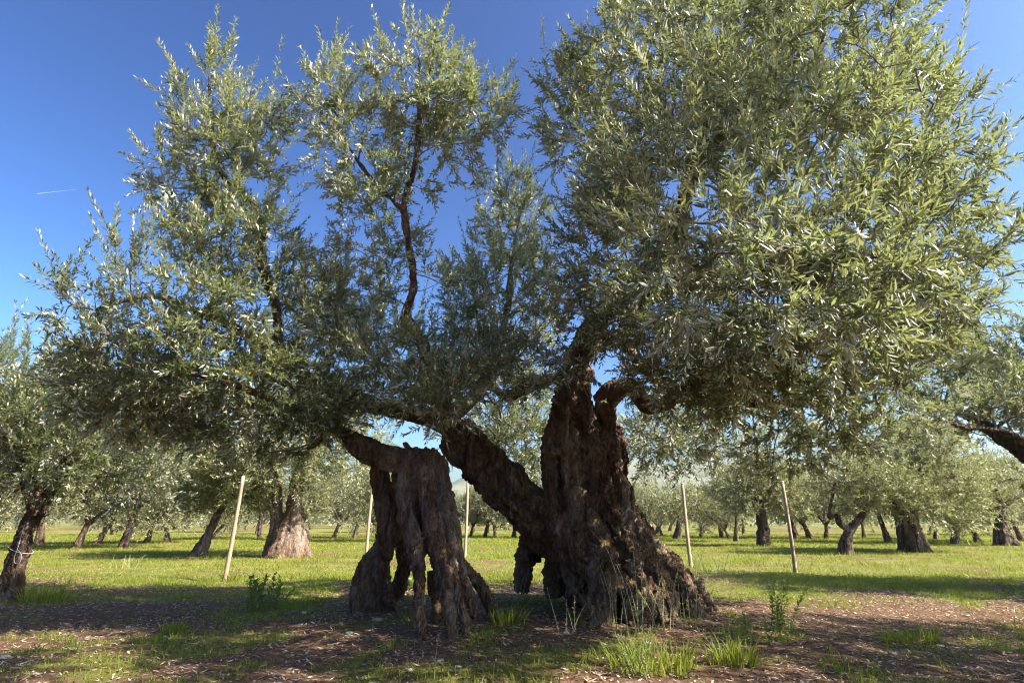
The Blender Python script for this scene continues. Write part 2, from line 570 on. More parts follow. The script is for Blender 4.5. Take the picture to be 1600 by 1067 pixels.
def shoots_to_leaves(base, d, length, curl, spacing, lsize, lwid, rs, maxn=60, upb=0.6, bare=0.0):
    S = len(base)
    cnt = np.clip((length / spacing).astype(int), 2, maxn)
    K = cnt.max()
    ref = unit(np.cross(d, rs.normal(size=(S, 3))))
    ref2 = np.cross(d, ref)
    pb, pd, pn, pl = [], [], [], []
    for j in range(K):
        m = cnt > j
        t = (bare + (1 - bare) * (j + 0.8) / cnt[m])[:, None]
        L = length[m][:, None]
        pos = base[m] + d[m] * t * L + curl[m] * (t ** 2) * L
        ax = unit(d[m] + 2 * curl[m] * t)
        a = (j % 2) * math.pi / 2 + rs.normal(0, 0.35, m.sum())
        s = ref[m] * np.cos(a)[:, None] + ref2[m] * np.sin(a)[:, None]
        for sg in (1, -1):
            ang = np.radians(rs.normal(56, 15, m.sum()) * (1 - 0.45 * t[:, 0]))[:, None]
            ld = unit(ax * np.cos(ang) + sg * s * np.sin(ang) + rs.normal(0, 0.16, (m.sum(), 3)))
            nn = unit(ax * 0.9 + np.array([0, 0, upb]) - sg * s * 0.5 + rs.normal(0, 0.42, (m.sum(), 3)))
            pb.append(pos)
            pd.append(ld)
            pn.append(nn)
            f = 1 - 0.45 * np.abs(t[:, 0] - 0.45) ** 1.5 * 2
            pl.append(f * lsize * rs.uniform(0.7, 1.15, m.sum()))
    pb, pd, pn, pl = map(np.concatenate, (pb, pd, pn, pl))
    keep = rs.random(len(pb)) > 0.08
    pb, pd, pn, pl = pb[keep], pd[keep], pn[keep], pl[keep]
    return pb, pd, pn, pl, pl * lwid * rs.uniform(0.8, 1.2, len(pl))

def in_blobs(blobs, n, rs, shell=3.6):
    """blobs: list of (center(3), radii(3), weight)"""
    vol = np.array([np.prod(b[1]) ** 0.8 * b[2] for b in blobs])
    k = rs.choice(len(blobs), n, p=vol / vol.sum())
    c = np.array([b[0] for b in blobs])[k]
    r = np.array([b[1] for b in blobs])[k]
    d = unit(rs.normal(size=(n, 3)))
    return c + d * r * (rs.random(n) ** (1 / shell))[:, None], d

def mst(seeds, pts, bf):
    """Join crown points to the limbs, each to the cheapest neighbour: returns parent index (into seeds+pts)"""
    n0, n = len(seeds), len(pts)
    d0 = np.linalg.norm(pts[:, None] - seeds[None], axis=2)
    par = d0.argmin(1)
    dist = d0.min(1)
    cost = dist.copy()
    path = np.zeros(n)
    done = np.zeros(n, bool)
    order = []
    for _ in range(n):
        c = np.where(done, 1e9, cost)
        i = int(c.argmin())
        done[i] = True
        order.append(i)
        pp = 0 if par[i] < n0 else path[par[i] - n0]
        path[i] = pp + np.linalg.norm(pts[i] - (seeds[par[i]] if par[i] < n0 else pts[par[i] - n0]))
        dd = np.linalg.norm(pts - pts[i], axis=1) + bf * path[i]
        b = (dd < cost) & ~done
        cost[b] = dd[b]
        par[b] = n0 + i
    return par, order

def crown(root, seeds, blobs, nterm, nshoot, lsize, rs, mat, bf=0.25, slen=(0.16, 0.42), spacing=0.017, lwid=0.2, up=0.55,
          outw=0.6, twig_sides=4, near=0, r0=0.0028, centre=None, olives=0, wand=0.12, name='crown', maxr=0.05, droopers=0.15, shell=3.6, fine=0.0, shoot_wood=True):
    org = np.array(root.location)
    pts, outd = in_blobs(blobs, nterm, rs, shell)
    par, order = mst(seeds, pts, bf)
    n0 = len(seeds)
    allp = np.vstack([seeds, pts])
    # pipe-model radii
    acc = np.full(nterm, r0 ** 2.3)
    for i in order[::-1]:
        if par[i] >= n0:
            acc[par[i] - n0] += acc[i]
    rad = np.minimum(acc ** (1 / 2.3), maxr)
    A = allp[par]
    B = pts
    ln = np.linalg.norm(B - A, axis=1, keepdims=True)
    e = unit(B - A)
    pd = np.where((par >= n0)[:, None], e[np.clip(par - n0, 0, nterm - 1)], e)
    K = 5
    t = np.linspace(0, 1, K)[None, :, None]
    m0, m1 = unit(pd + e) * ln, e * ln
    bend = rs.normal(0, 0.12, (nterm, 1, 3)) * ln[:, None]
    C = ((2 * t ** 3 - 3 * t ** 2 + 1) * A[:, None] + (t ** 3 - 2 * t ** 2 + t) * m0[:, None] + (-2 * t ** 3 + 3 * t ** 2) * B[:, None] + (t ** 3 - t ** 2) * m1[:, None])
    C = C + bend * (t * (1 - t)) * 2
    pr = np.where(par >= n0, np.minimum(rad[np.clip(par - n0, 0, nterm - 1)], rad * 1.5), rad * 1.3)
    R = pr[:, None] * (1 - t[..., 0]) + rad[:, None] * t[..., 0]
    parts = [tubes_np(C - org, R, twig_sides)]
    # leafy shoots on the outer nodes and along the thin branches
    thin = np.where(rad < 0.016)[0]
    idx = np.concatenate([np.arange(nterm)] + [thin] * (nshoot - 1)) if nshoot > 1 else np.arange(nterm)
    S = len(idx)
    tt = np.where(np.arange(S) < nterm, 1.0, 1 - 0.75 * rs.random(S) ** 1.4)
    fi = tt * (K - 1)
    i0 = np.minimum(fi.astype(int), K - 2)
    fr = (fi - i0)[:, None]
    sb = C[idx, i0] * (1 - fr) + C[idx, i0 + 1] * fr
    upv = np.array([0, 0, 1.0])
    dr = unit(e[idx] * 0.7 + outd[idx] * outw + upv * up * rs.uniform(-0.2, 1.5, (S, 1)) + rs.normal(0, 0.45, (S, 3)))
    sl = rs.uniform(slen[0], slen[1], S)
    hi = outd[idx][:, 2] > 0.2
    w = (rs.random(S) < wand) & hi
    dr[w] = unit(dr[w] * 0.55 + upv * 0.9 + outd[idx][w] * 0.35)
    sl[w] *= 1.75
    cu = upv * rs.uniform(-0.05, 0.28, (S, 1)) + rs.normal(0, 0.12, (S, 3))
    dn = rs.random(S) < droopers
    cu[dn] = -upv * rs.uniform(0.1, 0.5, (dn.sum(), 1))
    ts = np.linspace(0, 1, 3)[None, :, None]
    SC = sb[:, None] + dr[:, None] * ts * sl[:, None, None] + cu[:, None] * ts ** 2 * sl[:, None, None]
    SR = (r0 * 0.62) * (1 - 0.6 * ts[..., 0]) * np.ones((S, 1))
    if shoot_wood:
        parts.append(tubes_np(SC - org, SR, 3))
    V, Fs = join_np(parts)
    br = link('branches', mesh_np('branches', V, Fs, M_TWIG, smooth=True), root, kind='stuff')
    lb, ld, lnn, ll, lw = shoots_to_leaves(sb, dr, sl, cu, spacing, lsize, lwid, rs, bare=0.2)
    rn = rs.random(len(lb))
    sel = np.zeros(len(lb), bool)
    if near:
        cd = np.linalg.norm(lb - np.array([0, 0, H]), axis=1)
        v = lb - np.array([0, 0, H])
        cz = v[:, 1] * CP + v[:, 2] * SP
        uu = 800 + F * v[:, 0] / cz
        vv = 533.5 - F * (v[:, 2] * CP - v[:, 1] * SP) / cz
        cd[(uu < 5) | (uu > 1595) | (vv < 5)] = 99
        sel[np.argsort(cd)[:near]] = True
    close = (lb[:, 1] * CP + (lb[:, 2] - H) * SP < fine) & ~sel
    rest = ~close & ~sel
    dp = rs.normal(0.08, 0.12, len(lb))
    V, Fq = leaf_arrays(lb[close] - org, ld[close], lnn[close], ll[close], lw[close], dp[close])
    V2, F2 = leaf_kites(lb[rest] - org, ld[rest], lnn[rest], ll[rest], lw[rest], dp[rest])
    V, Fl = join_np([(V, [Fq]), (V2, [F2])])
    cr = link(name, mesh_np(name, V, Fl, mat, attrs={'rnd': np.concatenate([np.repeat(rn[close], 2), rn[rest]])}), root, kind='stuff')
    if near:
        one, fq = leaf_arrays(np.zeros((1, 3)), np.array([[0, 1.0, 0]]), np.array([[0, 0, 1.0]]), np.ones(1), np.full(1, lwid), 0.06)
        lme = mesh_np('leaf', one, [fq], M_LEAF1)
        from mathutils import Matrix
        for k in np.where(sel)[0]:
            y = ld[k]
            x = unit(np.cross(y, lnn[k]))
            z = np.cross(x, y)
            o = link('leaf', lme, cr)
            s = ll[k]
            mt = Matrix(((x[0] * s, y[0] * s, z[0] * s, lb[k][0] - org[0]), (x[1] * s, y[1] * s, z[1] * s, lb[k][1] - org[1]),
                         (x[2] * s, y[2] * s, z[2] * s, lb[k][2] - org[2]), (0, 0, 0, 1)))
            o.matrix_local = mt
    if olives:
        k = rs.choice(S, olives, replace=False)
        for q in k:
            f = rs.uniform(0.1, 0.7)
            p = sb[q] + dr[q] * f * sl[q] + cu[q] * f * f * sl[q]
            o = link('olive', OLIVE_ME, cr, tuple(p - org + np.array([rs.uniform(-.006, .006), rs.uniform(-.006, .006), -0.016])))
            o.rotation_euler = (rs.uniform(-.5, .5), rs.uniform(-.5, .5), 0)
    return len(lb)

def olive_mesh():
    t = np.linspace(0, 1, 7)
    z = 0.013 * np.cos(math.pi * t)
    r = np.maximum(0.0088 * np.sin(math.pi * t) ** 0.85, 0.0006)
    C = np.stack([z * 0, z * 0, z], -1)[None]
    V, Fs = tubes_np(C, r[None], 8, True)
    return mesh_np('olive', V, Fs, M_OLIVE, smooth=True)
OLIVE_ME = olive_mesh()

def blob(u, v, d, ru, rv, rd, w=1.0):
    c = P(u, v, d)
    s = camz(c) / F
    return (c, np.array([ru * s, rd, rv * s]), w)

def strand(*pts):
    """(u, v, distance, radius in photo pixels)"""
    out = []
    for (u, v, d, r) in pts:
        p = P(u, v, d)
        out.append((*p, r * camz(p) / F))
    return out

def seeds_of(strands, frm=0.0, step=0.12):
    o = []
    for st in strands:
        st = np.asarray(st, float)
        L = np.linalg.norm(np.diff(st[:, :3], axis=0), axis=1).sum()
        c = catmull(st, max(4, int(L / step)))
        o.append(c[int(len(c) * frm):, :3])
    return np.vstack(o)

# ------------------------------------------------------------------ the great olive tree (right trunk, leaning limb and its crown)
TREES_LEAVES = 0
base = G(985, 965)
big = thing('olive_tree', 'huge ancient olive tree with thick gnarled trunk, flared roots and long leaning limb', 'olive tree', (base[0], base[1] + 0.6, float(terrain(base[0], base[1] + 0.6))))
big_org = np.array(big.location)
trunk = [
    # core
    strand((955, 930, 6.4, 75), (945, 850, 6.4, 62), (920, 770, 6.4, 46), (910, 700, 6.4, 42), (900, 630, 6.4, 25), (902, 575, 6.4, 21)),
    strand((985, 940, 6.6, 70), (955, 840, 6.6, 52), (938, 760, 6.6, 32), (945, 690, 6.55, 25), (945, 640, 6.5, 13)),
    # ridges on the front
    strand((905, 985, 5.5, 13), (928, 935, 5.65, 13), (922, 890, 5.8, 16), (895, 850, 5.95, 20), (872, 815, 6.1, 22)),
    strand((935, 990, 5.5, 14), (945, 930, 5.65, 20), (940, 870, 5.85, 24), (915, 810, 6.0, 20), (895, 740, 6.1, 16), (888, 660, 6.15, 13), (890, 590, 6.2, 14)),
    strand((1000, 1000, 5.5, 22), (990, 930, 5.75, 27), (975, 860, 5.95, 24), (950, 800, 6.1, 20), (935, 740, 6.1, 17), (922, 670, 6.15, 13), (910, 600, 6.2, 11)),
    strand((1045, 990, 5.7, 22), (1025, 920, 5.95, 26), (1000, 860, 6.1, 22), (978, 800, 6.2, 14), (962, 740, 6.25, 12), (955, 680, 6.3, 12), (945, 625, 6.3, 12)),
    strand((1092, 975, 6.1, 18), (1060, 915, 6.25, 20), (1018, 862, 6.35, 17), (990, 815, 6.4, 12), (975, 760, 6.4, 9), (966, 700, 6.4, 11), (958, 665, 6.4, 10)),
    strand((1118, 962, 6.6, 12), (1085, 925, 6.6, 20), (1040, 880, 6.6, 22), (1003, 840, 6.6, 16), (985, 795, 6.6, 8)),
    strand((865, 830, 6.15, 18), (862, 770, 6.2, 11), (857, 715, 6.2, 12), (862, 670, 6.2, 10), (872, 620, 6.3, 9), (885, 580, 6.3, 9)),
    strand((978, 725, 6.35, 5), (968, 690, 6.35, 13), (950, 650, 6.35, 15), (945, 620, 6.4, 14)),
    # back legs at the left
    strand((818, 925, 6.9, 14), (822, 880, 6.9, 15), (840, 845, 6.75, 22), (880, 830, 6.6, 30)),
    strand((872, 930, 6.6, 17), (868, 890, 6.6, 17), (880, 850, 6.5, 26)),
    strand((900, 945, 6.1, 14), (898, 900, 6.15, 17), (895, 860, 6.2, 22)),
    strand((1000, 930, 7.2, 60), (975, 850, 7.0, 50), (940, 770, 6.9, 32), (918, 690, 6.8, 27), (900, 600, 6.7, 17)),
    # leaning limb, bundled
    strand((905, 860, 6.25, 34), (862, 830, 6.3, 31), (820, 792, 6.3, 29), (775, 745, 6.35, 28), (735, 700, 6.4, 27), (700, 665, 6.45, 22)),
    strand((880, 830, 6.1, 20), (840, 790, 6.15, 14), (800, 745, 6.2, 13), (760, 700, 6.25, 12), (730, 670, 6.3, 12)),
    strand((915, 880, 6.0, 20), (870, 850, 6.1, 14), (820, 815, 6.15, 13), (775, 775, 6.2, 13), (725, 725, 6.3, 12), (700, 690, 6.4, 12)),
    # burls
    strand((905, 822, 5.85, 9), (915, 832, 5.85, 10)),
    strand((865, 700, 6.05, 9), (868, 712, 6.05, 10)),
    strand((955, 880, 5.75, 11), (968, 895, 5.72, 12)),
    strand((1010, 905, 5.85, 12), (1030, 940, 5.8, 12)),
]
link('trunk', woody('trunk', trunk, 0.0158, M_BARK, big_org, bark=0.024, knob=0.042, seed=3, smooth_it=1, veins=7, pit=.05), big)
limbs_R = [
    strand((905, 600, 6.4, 24), (905, 560, 6.3, 21), (935, 500, 6.0, 18), (1000, 440, 5.5, 15), (1060, 350, 5.0, 13), (1080, 270, 4.7, 10), (1110, 150, 4.6, 7), (1150, 30, 4.6, 4)),
    strand((940, 632, 6.4, 18), (962, 611, 6.3, 15), (988, 608, 6.15, 13), (1006, 634, 6.05, 13), (1036, 634, 5.9, 11), (1072, 604, 5.7, 10), (1130, 575, 5.4, 8), (1220, 540, 4.9, 6), (1330, 500, 4.2, 5)),
    strand((1040, 625, 5.9, 12), (1090, 605, 6.0, 12), (1135, 632, 6.1, 14), (1160, 625, 6.2, 10), (1230, 630, 6.4, 7), (1330, 620, 6.3, 4)),
    strand((900, 610, 6.5, 13), (870, 590, 6.6, 11), (820, 605, 6.7, 9), (790, 620, 6.9, 7), (770, 600, 7.3, 5)),
    strand((1060, 350, 5.0, 10), (1100, 240, 4.6, 9), (1170, 185, 4.4, 7), (1260, 150, 4.3, 6), (1350, 110, 4.3, 4), (1430, 60, 4.3, 3)),
    strand((935, 500, 6.0, 13), (1010, 470, 5.2, 9), (1100, 430, 4.3, 7), (1200, 420, 3.5, 6), (1300, 410, 3.2, 4), (1400, 400, 3.2, 3)),
    strand((1200, 430, 3.5, 5), (1290, 330, 3.9, 5), (1380, 300, 4.0, 4), (1470, 260, 4.0, 3)),
    strand((910, 560, 6.5, 14), (960, 530, 7.0, 10), (1030, 600, 7.6, 8), (1100, 640, 8.0, 5)),
]
for st in limbs_R:
    link('limb', woody('limb', [st], 0.015, M_BARK, big_org, bark=0.008, knob=0.018, wob=0.32, seed=5, veins=2), big)
limbs_B = [
    strand((705, 672, 6.45, 19), (660, 650, 6.5, 16), (610, 642, 6.5, 14), (560, 622, 6.4, 12), (500, 600, 6.2, 11), (450, 572, 6.0, 11), (434, 540, 5.8, 9), (430, 480, 5.6, 8),
           (410, 410, 5.4, 7), (406, 340, 5.2, 7), (380, 300, 5.0, 5), (340, 265, 4.9, 5), (330, 200, 4.8, 3.5), (326, 130, 4.7, 2)),
    strand((700, 670, 6.4, 17), (690, 620, 6.2, 13), (668, 560, 6.0, 11), (652, 522, 5.8, 9), (634, 496, 5.7, 8), (646, 450, 5.5, 7), (640, 390, 5.3, 6), (632, 320, 5.1, 5), (650, 250, 4.9, 5), (655, 170, 4.8, 4), (655, 90, 4.7, 2)),
    strand((632, 330, 5.1, 5), (580, 280, 4.9, 4), (535, 210, 4.8, 3), (515, 130, 4.75, 2)),
    strand((700, 660, 6.5, 12), (760, 590, 6.7, 9), (790, 500, 6.8, 6), (800, 400, 6.8, 4)),
    strand((450, 572, 6.0, 8), (380, 520, 5.4, 7), (320, 492, 5.0, 6), (240, 462, 4.7, 5), (150, 485, 4.5, 3)),
]
for st in limbs_B:
    link('limb', woody('limb', [st], 0.014, M_BARK, big_org, bark=0.006, knob=0.012, wob=0.3, seed=9), big)

rs = np.random.default_rng(5)
blobs_R = [blob(*a) for a in [
    (1190, 330, 4.1, 280, 240, 1.4), (1385, 400, 3.8, 105, 125, 0.85), (1050, 130, 4.6, 160, 150, 1.0), (1270, 110, 4.4, 140, 120, 1.0),
    (1150, -60, 4.8, 210, 90, 1.0), (1220, 535, 4.7, 255, 75, 1.2, 1.0), (1190, 640, 6.6, 190, 70, 0.8, 0.6), (1330, 640, 6.6, 150, 70, 0.8, 0.7), (940, 410, 5.0, 90, 130, 0.9, .7),
    (1400, 240, 4.1, 60, 90, 0.7), (1365, 570, 5.6, 90, 55, 0.9), (1120, 430, 3.0, 130, 90, 0.45), (1310, 440, 2.9, 135, 100, 0.45), (1440, 415, 3.2, 55, 55, 0.4),
    (1080, 660, 8.3, 110, 60, 0.9, 0.7), (1420, 110, 4.3, 50, 35, 0.4), (900, 180, 4.9, 45, 100, 0.5), (890, 520, 5.2, 80, 60, 0.6, .5), (1075, 590, 5.3, 80, 38, 0.45, 2.2), (1170, 610, 5.4, 90, 40, 0.5, 1.4), (1240, 690, 7.0, 140, 45, 0.8, 0.8), (1030, 690, 8.0, 60, 45, 0.8, 0.7)]]
blobs_R += [(np.array([2.4, 2.1, 5.0]), np.array([1.1, .9, .6]), .7), (np.array([1.3, 1.6, 5.3]), np.array([1.0, .8, .5]), .6)]   # unseen crown clumps added above the view to shade the left foreground
TREES_LEAVES += crown(big, seeds_of(limbs_R, 0.25), blobs_R, 1850, 5, 0.080, rs, M_LEAF, near=300, slen=(0.15, 0.40), spacing=0.022, up=0.45, outw=0.7, lwid=0.215, wand=0.08, shell=5.0, fine=4.4)
blobs_B = [blob(*a) for a in [
    (650, 140, 4.8, 75, 90, 0.5), (735, 185, 4.8, 65, 55, 0.45), (515, 150, 4.8, 40, 80, 0.4), (570, 255, 4.9, 70, 65, 0.5), (680, 250, 4.9, 75, 55, 0.5), (590, 355, 5.1, 65, 55, 0.5), (700, 450, 5.8, 60, 45, 0.6, .5), (555, 450, 5.8, 60, 45, .6, .6),
    (630, 570, 5.8, 160, 60, 0.8), (780, 480, 6.7, 90, 100, 0.8), (800, 350, 6.8, 55, 70, 0.7, 0.7), (700, 620, 5.2, 90, 45, 0.5), (820, 560, 5.4, 80, 70, 0.6, .5), (770, 640, 8.3, 110, 70, 0.9, 0.8),
    (330, 175, 4.8, 40, 85, 0.4), (400, 225, 4.9, 52, 60, 0.4), (280, 300, 4.8, 60, 45, 0.4), (370, 380, 5.0, 100, 65, 0.6), (330, 250, 4.8, 50, 50, .4), (440, 480, 5.3, 90, 60, 0.65), (240, 470, 4.7, 125, 48, 0.6),
    (125, 490, 4.5, 50, 22, 0.3), (560, 560, 7.4, 130, 60, 0.8, 0.7), (530, 480, 6.6, 80, 60, 0.7, 0.7), (795, 700, 8.4, 55, 60, 0.8, 0.9)]]
TREES_LEAVES += crown(big, seeds_of(limbs_B, 0.2), blobs_B, 1280, 5, 0.072, rs, M_LEAF, near=0, slen=(0.13, 0.36), spacing=0.021, up=0.8, outw=0.45, lwid=0.21, wand=0.3, olives=60)

# ------------------------------------------------------------------ the hollow stump of a tree beside it
sb_ = G(680, 1005)
stump = thing('olive_tree', 'old olive tree with hollow, split trunk on stilt-like legs and broken lit top', 'olive tree', (sb_[0], sb_[1] + 0.5, float(terrain(sb_[0], sb_[1] + 0.5))))
s_org = np.array(stump.location)
st_tr = [
    strand((655, 860, 5.6, 12), (650, 830, 5.7, 26), (655, 770, 5.8, 32), (655, 725, 5.85, 27), (650, 708, 5.85, 20)),
    strand((690, 860, 5.7, 10), (685, 820, 5.75, 23), (678, 760, 5.85, 22), (675, 718, 5.85, 14)),
    strand((664, 1010, 4.95, 10), (657, 960, 5.1, 8), (656, 905, 5.3, 9), (650, 850, 5.45, 15), (635, 790, 5.55, 13), (635, 740, 5.7, 13), (645, 712, 5.75, 11), (648, 703, 5.78, 11)),
    strand((708, 1005, 5.0, 9), (703, 955, 5.1, 8), (692, 910, 5.25, 11), (683, 860, 5.4, 15), (672, 800, 5.5, 13), (665, 740, 5.65, 13), (668, 706, 5.75, 11), (671, 700, 5.75, 10)),
    strand((730, 1000, 5.1, 7), (721, 950, 5.2, 8), (703, 900, 5.4, 13), (696, 840, 5.55, 14), (690, 780, 5.7, 12), (685, 730, 5.75, 10), (687, 714, 5.78, 9)),
    strand((776, 972, 5.7, 13), (765, 940, 5.75, 12), (750, 912, 5.75, 9), (732, 892, 5.72, 8), (712, 865, 5.7, 12), (705, 800, 5.75, 9), (698, 745, 5.8, 7), (690, 712, 5.8, 5)),
    strand((740, 965, 5.5, 9), (732, 930, 5.55, 9), (722, 895, 5.6, 8), (712, 860, 5.65, 9)),
    # far-left leg
    strand((585, 970, 6.3, 32), (582, 925, 6.35, 27), (580, 890, 6.4, 21), (597, 860, 6.4, 17), (604, 820, 6.4, 14), (597, 770, 6.35, 13), (592, 730, 6.3, 14), (598, 705, 6.2, 15)),
    strand((560, 965, 6.2, 14), (562, 915, 6.25, 12), (572, 880, 6.3, 12)),
    strand((608, 965, 6.2, 10), (600, 920, 6.25, 12), (598, 880, 6.3, 11)),
    # back leg
    strand((618, 935, 7.3, 11), (632, 885, 7.1, 12), (628, 840, 6.8, 12), (622, 790, 6.5, 11), (625, 740, 6.2, 14)),
    # limb that leaves to the left
    strand((655, 722, 5.85, 20), (615, 715, 5.95, 18), (580, 708, 6.1, 19), (552, 688, 6.15, 15), (530, 672, 6.15, 9), (508, 662, 6.1, 8)),
    strand((650, 712, 5.8, 10), (610, 705, 5.9, 9), (575, 695, 6.0, 9), (550, 680, 6.05, 7)),
    strand((640, 708, 5.75, 8), (634, 698, 5.75, 5), (632, 692, 5.75, 3)),
    strand((672, 715, 5.8, 13), (678, 708, 5.8, 11), (682, 704, 5.8, 9)),
    strand((648, 714, 5.8, 13), (650, 706, 5.8, 12), (652, 700, 5.8, 8)),
    # dead wood inside the hollow
    strand((688, 985, 5.6, 10), (682, 930, 5.7, 10), (678, 890, 5.7, 10)),
]
link('trunk', woody('trunk', st_tr, 0.0132, M_BARK, s_org, bark=0.016, knob=0.014, wob=0.22, seed=21, smooth_it=1, veins=5, pit=.012), stump)
limbs_S = [
    strand((512, 664, 6.1, 8), (495, 660, 6.0, 8), (450, 640, 5.8, 7), (400, 615, 5.5, 6), (330, 590, 5.2, 5), (240, 575, 5.0, 3)),
    strand((510, 664, 6.1, 6), (498, 690, 6.1, 5), (480, 700, 6.0, 3.5)),
]
for st in limbs_S:
    link('limb', woody('limb', [st], 0.015, M_BARK, s_org, bark=0.006, knob=0.012, wob=0.3, seed=2), stump)
blobs_S = [blob(*a) for a in [(300, 560, 5.1, 150, 60, 0.8), (430, 615, 5.5, 120, 45, 0.7), (210, 590, 5.2, 90, 45, 0.6), (500, 640, 5.9, 70, 30, 0.5), (270, 640, 6.0, 100, 40, 0.7), (390, 670, 6.0, 120, 40, 0.7, .8), (200, 640, 5.4, 70, 40, 0.6)]]
TREES_LEAVES += crown(stump, seeds_of(limbs_S, 0.1), blobs_S, 420, 5, 0.073, rs, M_LEAF, slen=(0.13, 0.34), spacing=0.021, up=0.3, outw=0.6, lwid=0.21, wand=0.05, droopers=0.35, olives=25)

# ------------------------------------------------------------------ other olive trees
def auto_trunk(paths, rs, flare=1.2, n=6, twist=1.4):
    """paths: list of [(x,y,z,r)..] -> bundled strands with roots"""
    out = []
    for pi, p in enumerate(paths):
        p = np.asarray(p, float)
        out.append([tuple(q[:3]) + (q[3] * 0.72,) for q in p])
        for k in range(n):
            a0 = 2 * math.pi * k / n + rs.uniform(-.4, .4)
            st = []
            for j, q in enumerate(p):
                a = a0 + twist * j / max(1, len(p) - 1)
                off = q[3] * 0.55 * (flare if (j == 0 and pi == 0) else 1.0)
                st.append((q[0] + math.cos(a) * off, q[1] + math.sin(a) * off, q[2] - (0.05 if j == 0 else 0), q[3] * 0.45))
            out.append(st)
    return out

def grove_tree(label, base, trunk_paths, blobs, nterm, nshoot, lsize, rs, voxel=0.03, group=None, mat=None, bark=None, name='olive_tree', flare=1.2, **kw):
    root = thing(name, label, 'olive tree', tuple(base), group)
    org = np.asarray(base, float)
    link('trunk', woody('trunk', auto_trunk(trunk_paths, rs, flare), voxel, bark or M_BARK2, org, bark=0.02, knob=0.03, seed=int(rs.integers(50)), veins=2), root)
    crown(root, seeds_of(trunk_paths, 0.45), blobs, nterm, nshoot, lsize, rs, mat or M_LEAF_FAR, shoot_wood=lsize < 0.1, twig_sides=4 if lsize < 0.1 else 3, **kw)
    return root

def at_px(u, v, d, r):
    p = P(u, v, d)
    return (*p, r * camz(p) / F)

# left edge: leaning trunk with rope
b = G(12, 938)
d0 = b[1]
tp = [[(b[0], b[1], b[2] - 0.05, 0.17), at_px(22, 890, d0, 14), at_px(40, 835, d0, 12), at_px(62, 790, d0 + 0.1, 12), at_px(95, 740, d0 + 0.2, 10), at_px(130, 690, d0 + 0.2, 8), at_px(170, 640, d0 + .2, 4)],
      [at_px(62, 800, d0, 14), at_px(40, 740, d0 - 0.1, 9), at_px(10, 690, d0 - 0.2, 6), at_px(-40, 640, d0 - .2, 4)]]
grove_tree('leaning olive tree with dark trunk tied with a white rope', b, tp,
           [blob(*a) for a in [(130, 670, d0 + .3, 120, 80, 1.1), (40, 620, d0, 100, 55, 1.0), (215, 720, d0 + .8, 50, 65, 0.8), (-70, 650, d0, 110, 110, 1.2), (60, 720, d0 - .2, 90, 60, .8), (160, 620, d0 + .6, 60, 40, .7)]],
           900, 3, 0.085, rs, voxel=0.022, slen=(0.18, 0.45), spacing=0.028, lwid=0.22, bf=0.3, mat=M_LEAF, wand=0.15)
rope = thing('rope', 'white rope looped round the dark leaning trunk at the grove edge', 'rope', at_px(40, 858, d0 - 0.25, 1)[:3])
ro = np.array(rope.location)
rp = catmull([at_px(*a)[:3] for a in [(38, 820, d0 - .15, 1), (33, 838, d0 - .15, 1), (27, 858, d0 - .16, 1), (22, 872, d0 - .16, 1), (24, 880, d0 - .16, 1), (31, 878, d0 - .16, 1), (33, 866, d0 - .16, 1), (27, 858, d0 - .16, 1)]], 40)
V, Fs = tubes_np(rp[None] - ro, np.full((1, 40), 0.0042), 6, True)
link('rope_loop', mesh_np('rope_loop', V, Fs, M_ROPE, True), rope)
aa = np.linspace(0, 2 * math.pi, 33)
cpt = P(33, 858, d0)
ring = np.stack([cpt[0] + 0.125 * np.cos(aa), cpt[1] + 0.14 * np.sin(aa), cpt[2] - 0.05 * np.cos(aa)], -1)
V, Fs = tubes_np(ring[None] - ro, np.full((1, 33), 0.0042), 6)
link('rope_band', mesh_np('rope_band', V, Fs, M_ROPE, True), rope)

# behind the left crown: thick double trunk
b = G(446, 870)
d0 = b[1]
tp = [[(b[0] + .35, b[1], b[2] - .1, .36), at_px(461, 825, d0, 16), at_px(460, 785, d0, 12), at_px(470, 735, d0, 10), at_px(500, 690, d0, 7), at_px(540, 640, d0, 4)],
      [at_px(420, 872, d0 + .1, 13), at_px(431, 825, d0 + .1, 10), at_px(433, 785, d0 + .1, 8), at_px(428, 740, d0 + .2, 7), at_px(400, 700, d0, 6), at_px(370, 670, d0, 4)],
      [(b[0] - .05, b[1] - .1, b[2] - .1, .62), at_px(444, 850, d0 - .1, 22), at_px(447, 822, d0, 15), at_px(449, 800, d0, 8)],
      [at_px(432, 810, d0, 7), at_px(424, 797, d0 - .1, 5), at_px(415, 790, d0 - .3, 3)]]
grove_tree('old olive tree with two thick pale trunks fused at a wide rooted base', b, tp,
           [blob(*a) for a in [(460, 680, d0, 100, 55, 2.2), (380, 690, d0 - .5, 70, 60, 1.8), (340, 740, d0, 45, 50, 1.3), (540, 690, d0, 60, 60, 1.6), (430, 730, d0 - 1, 90, 35, 1.5), (440, 630, d0, 90, 35, 1.5)]],
           800, 3, 0.13, rs, voxel=0.035, slen=(0.3, 0.7), spacing=0.05, lwid=0.24, bf=0.3, r0=0.005, maxr=0.09, bark=M_BARK, flare=1.75)

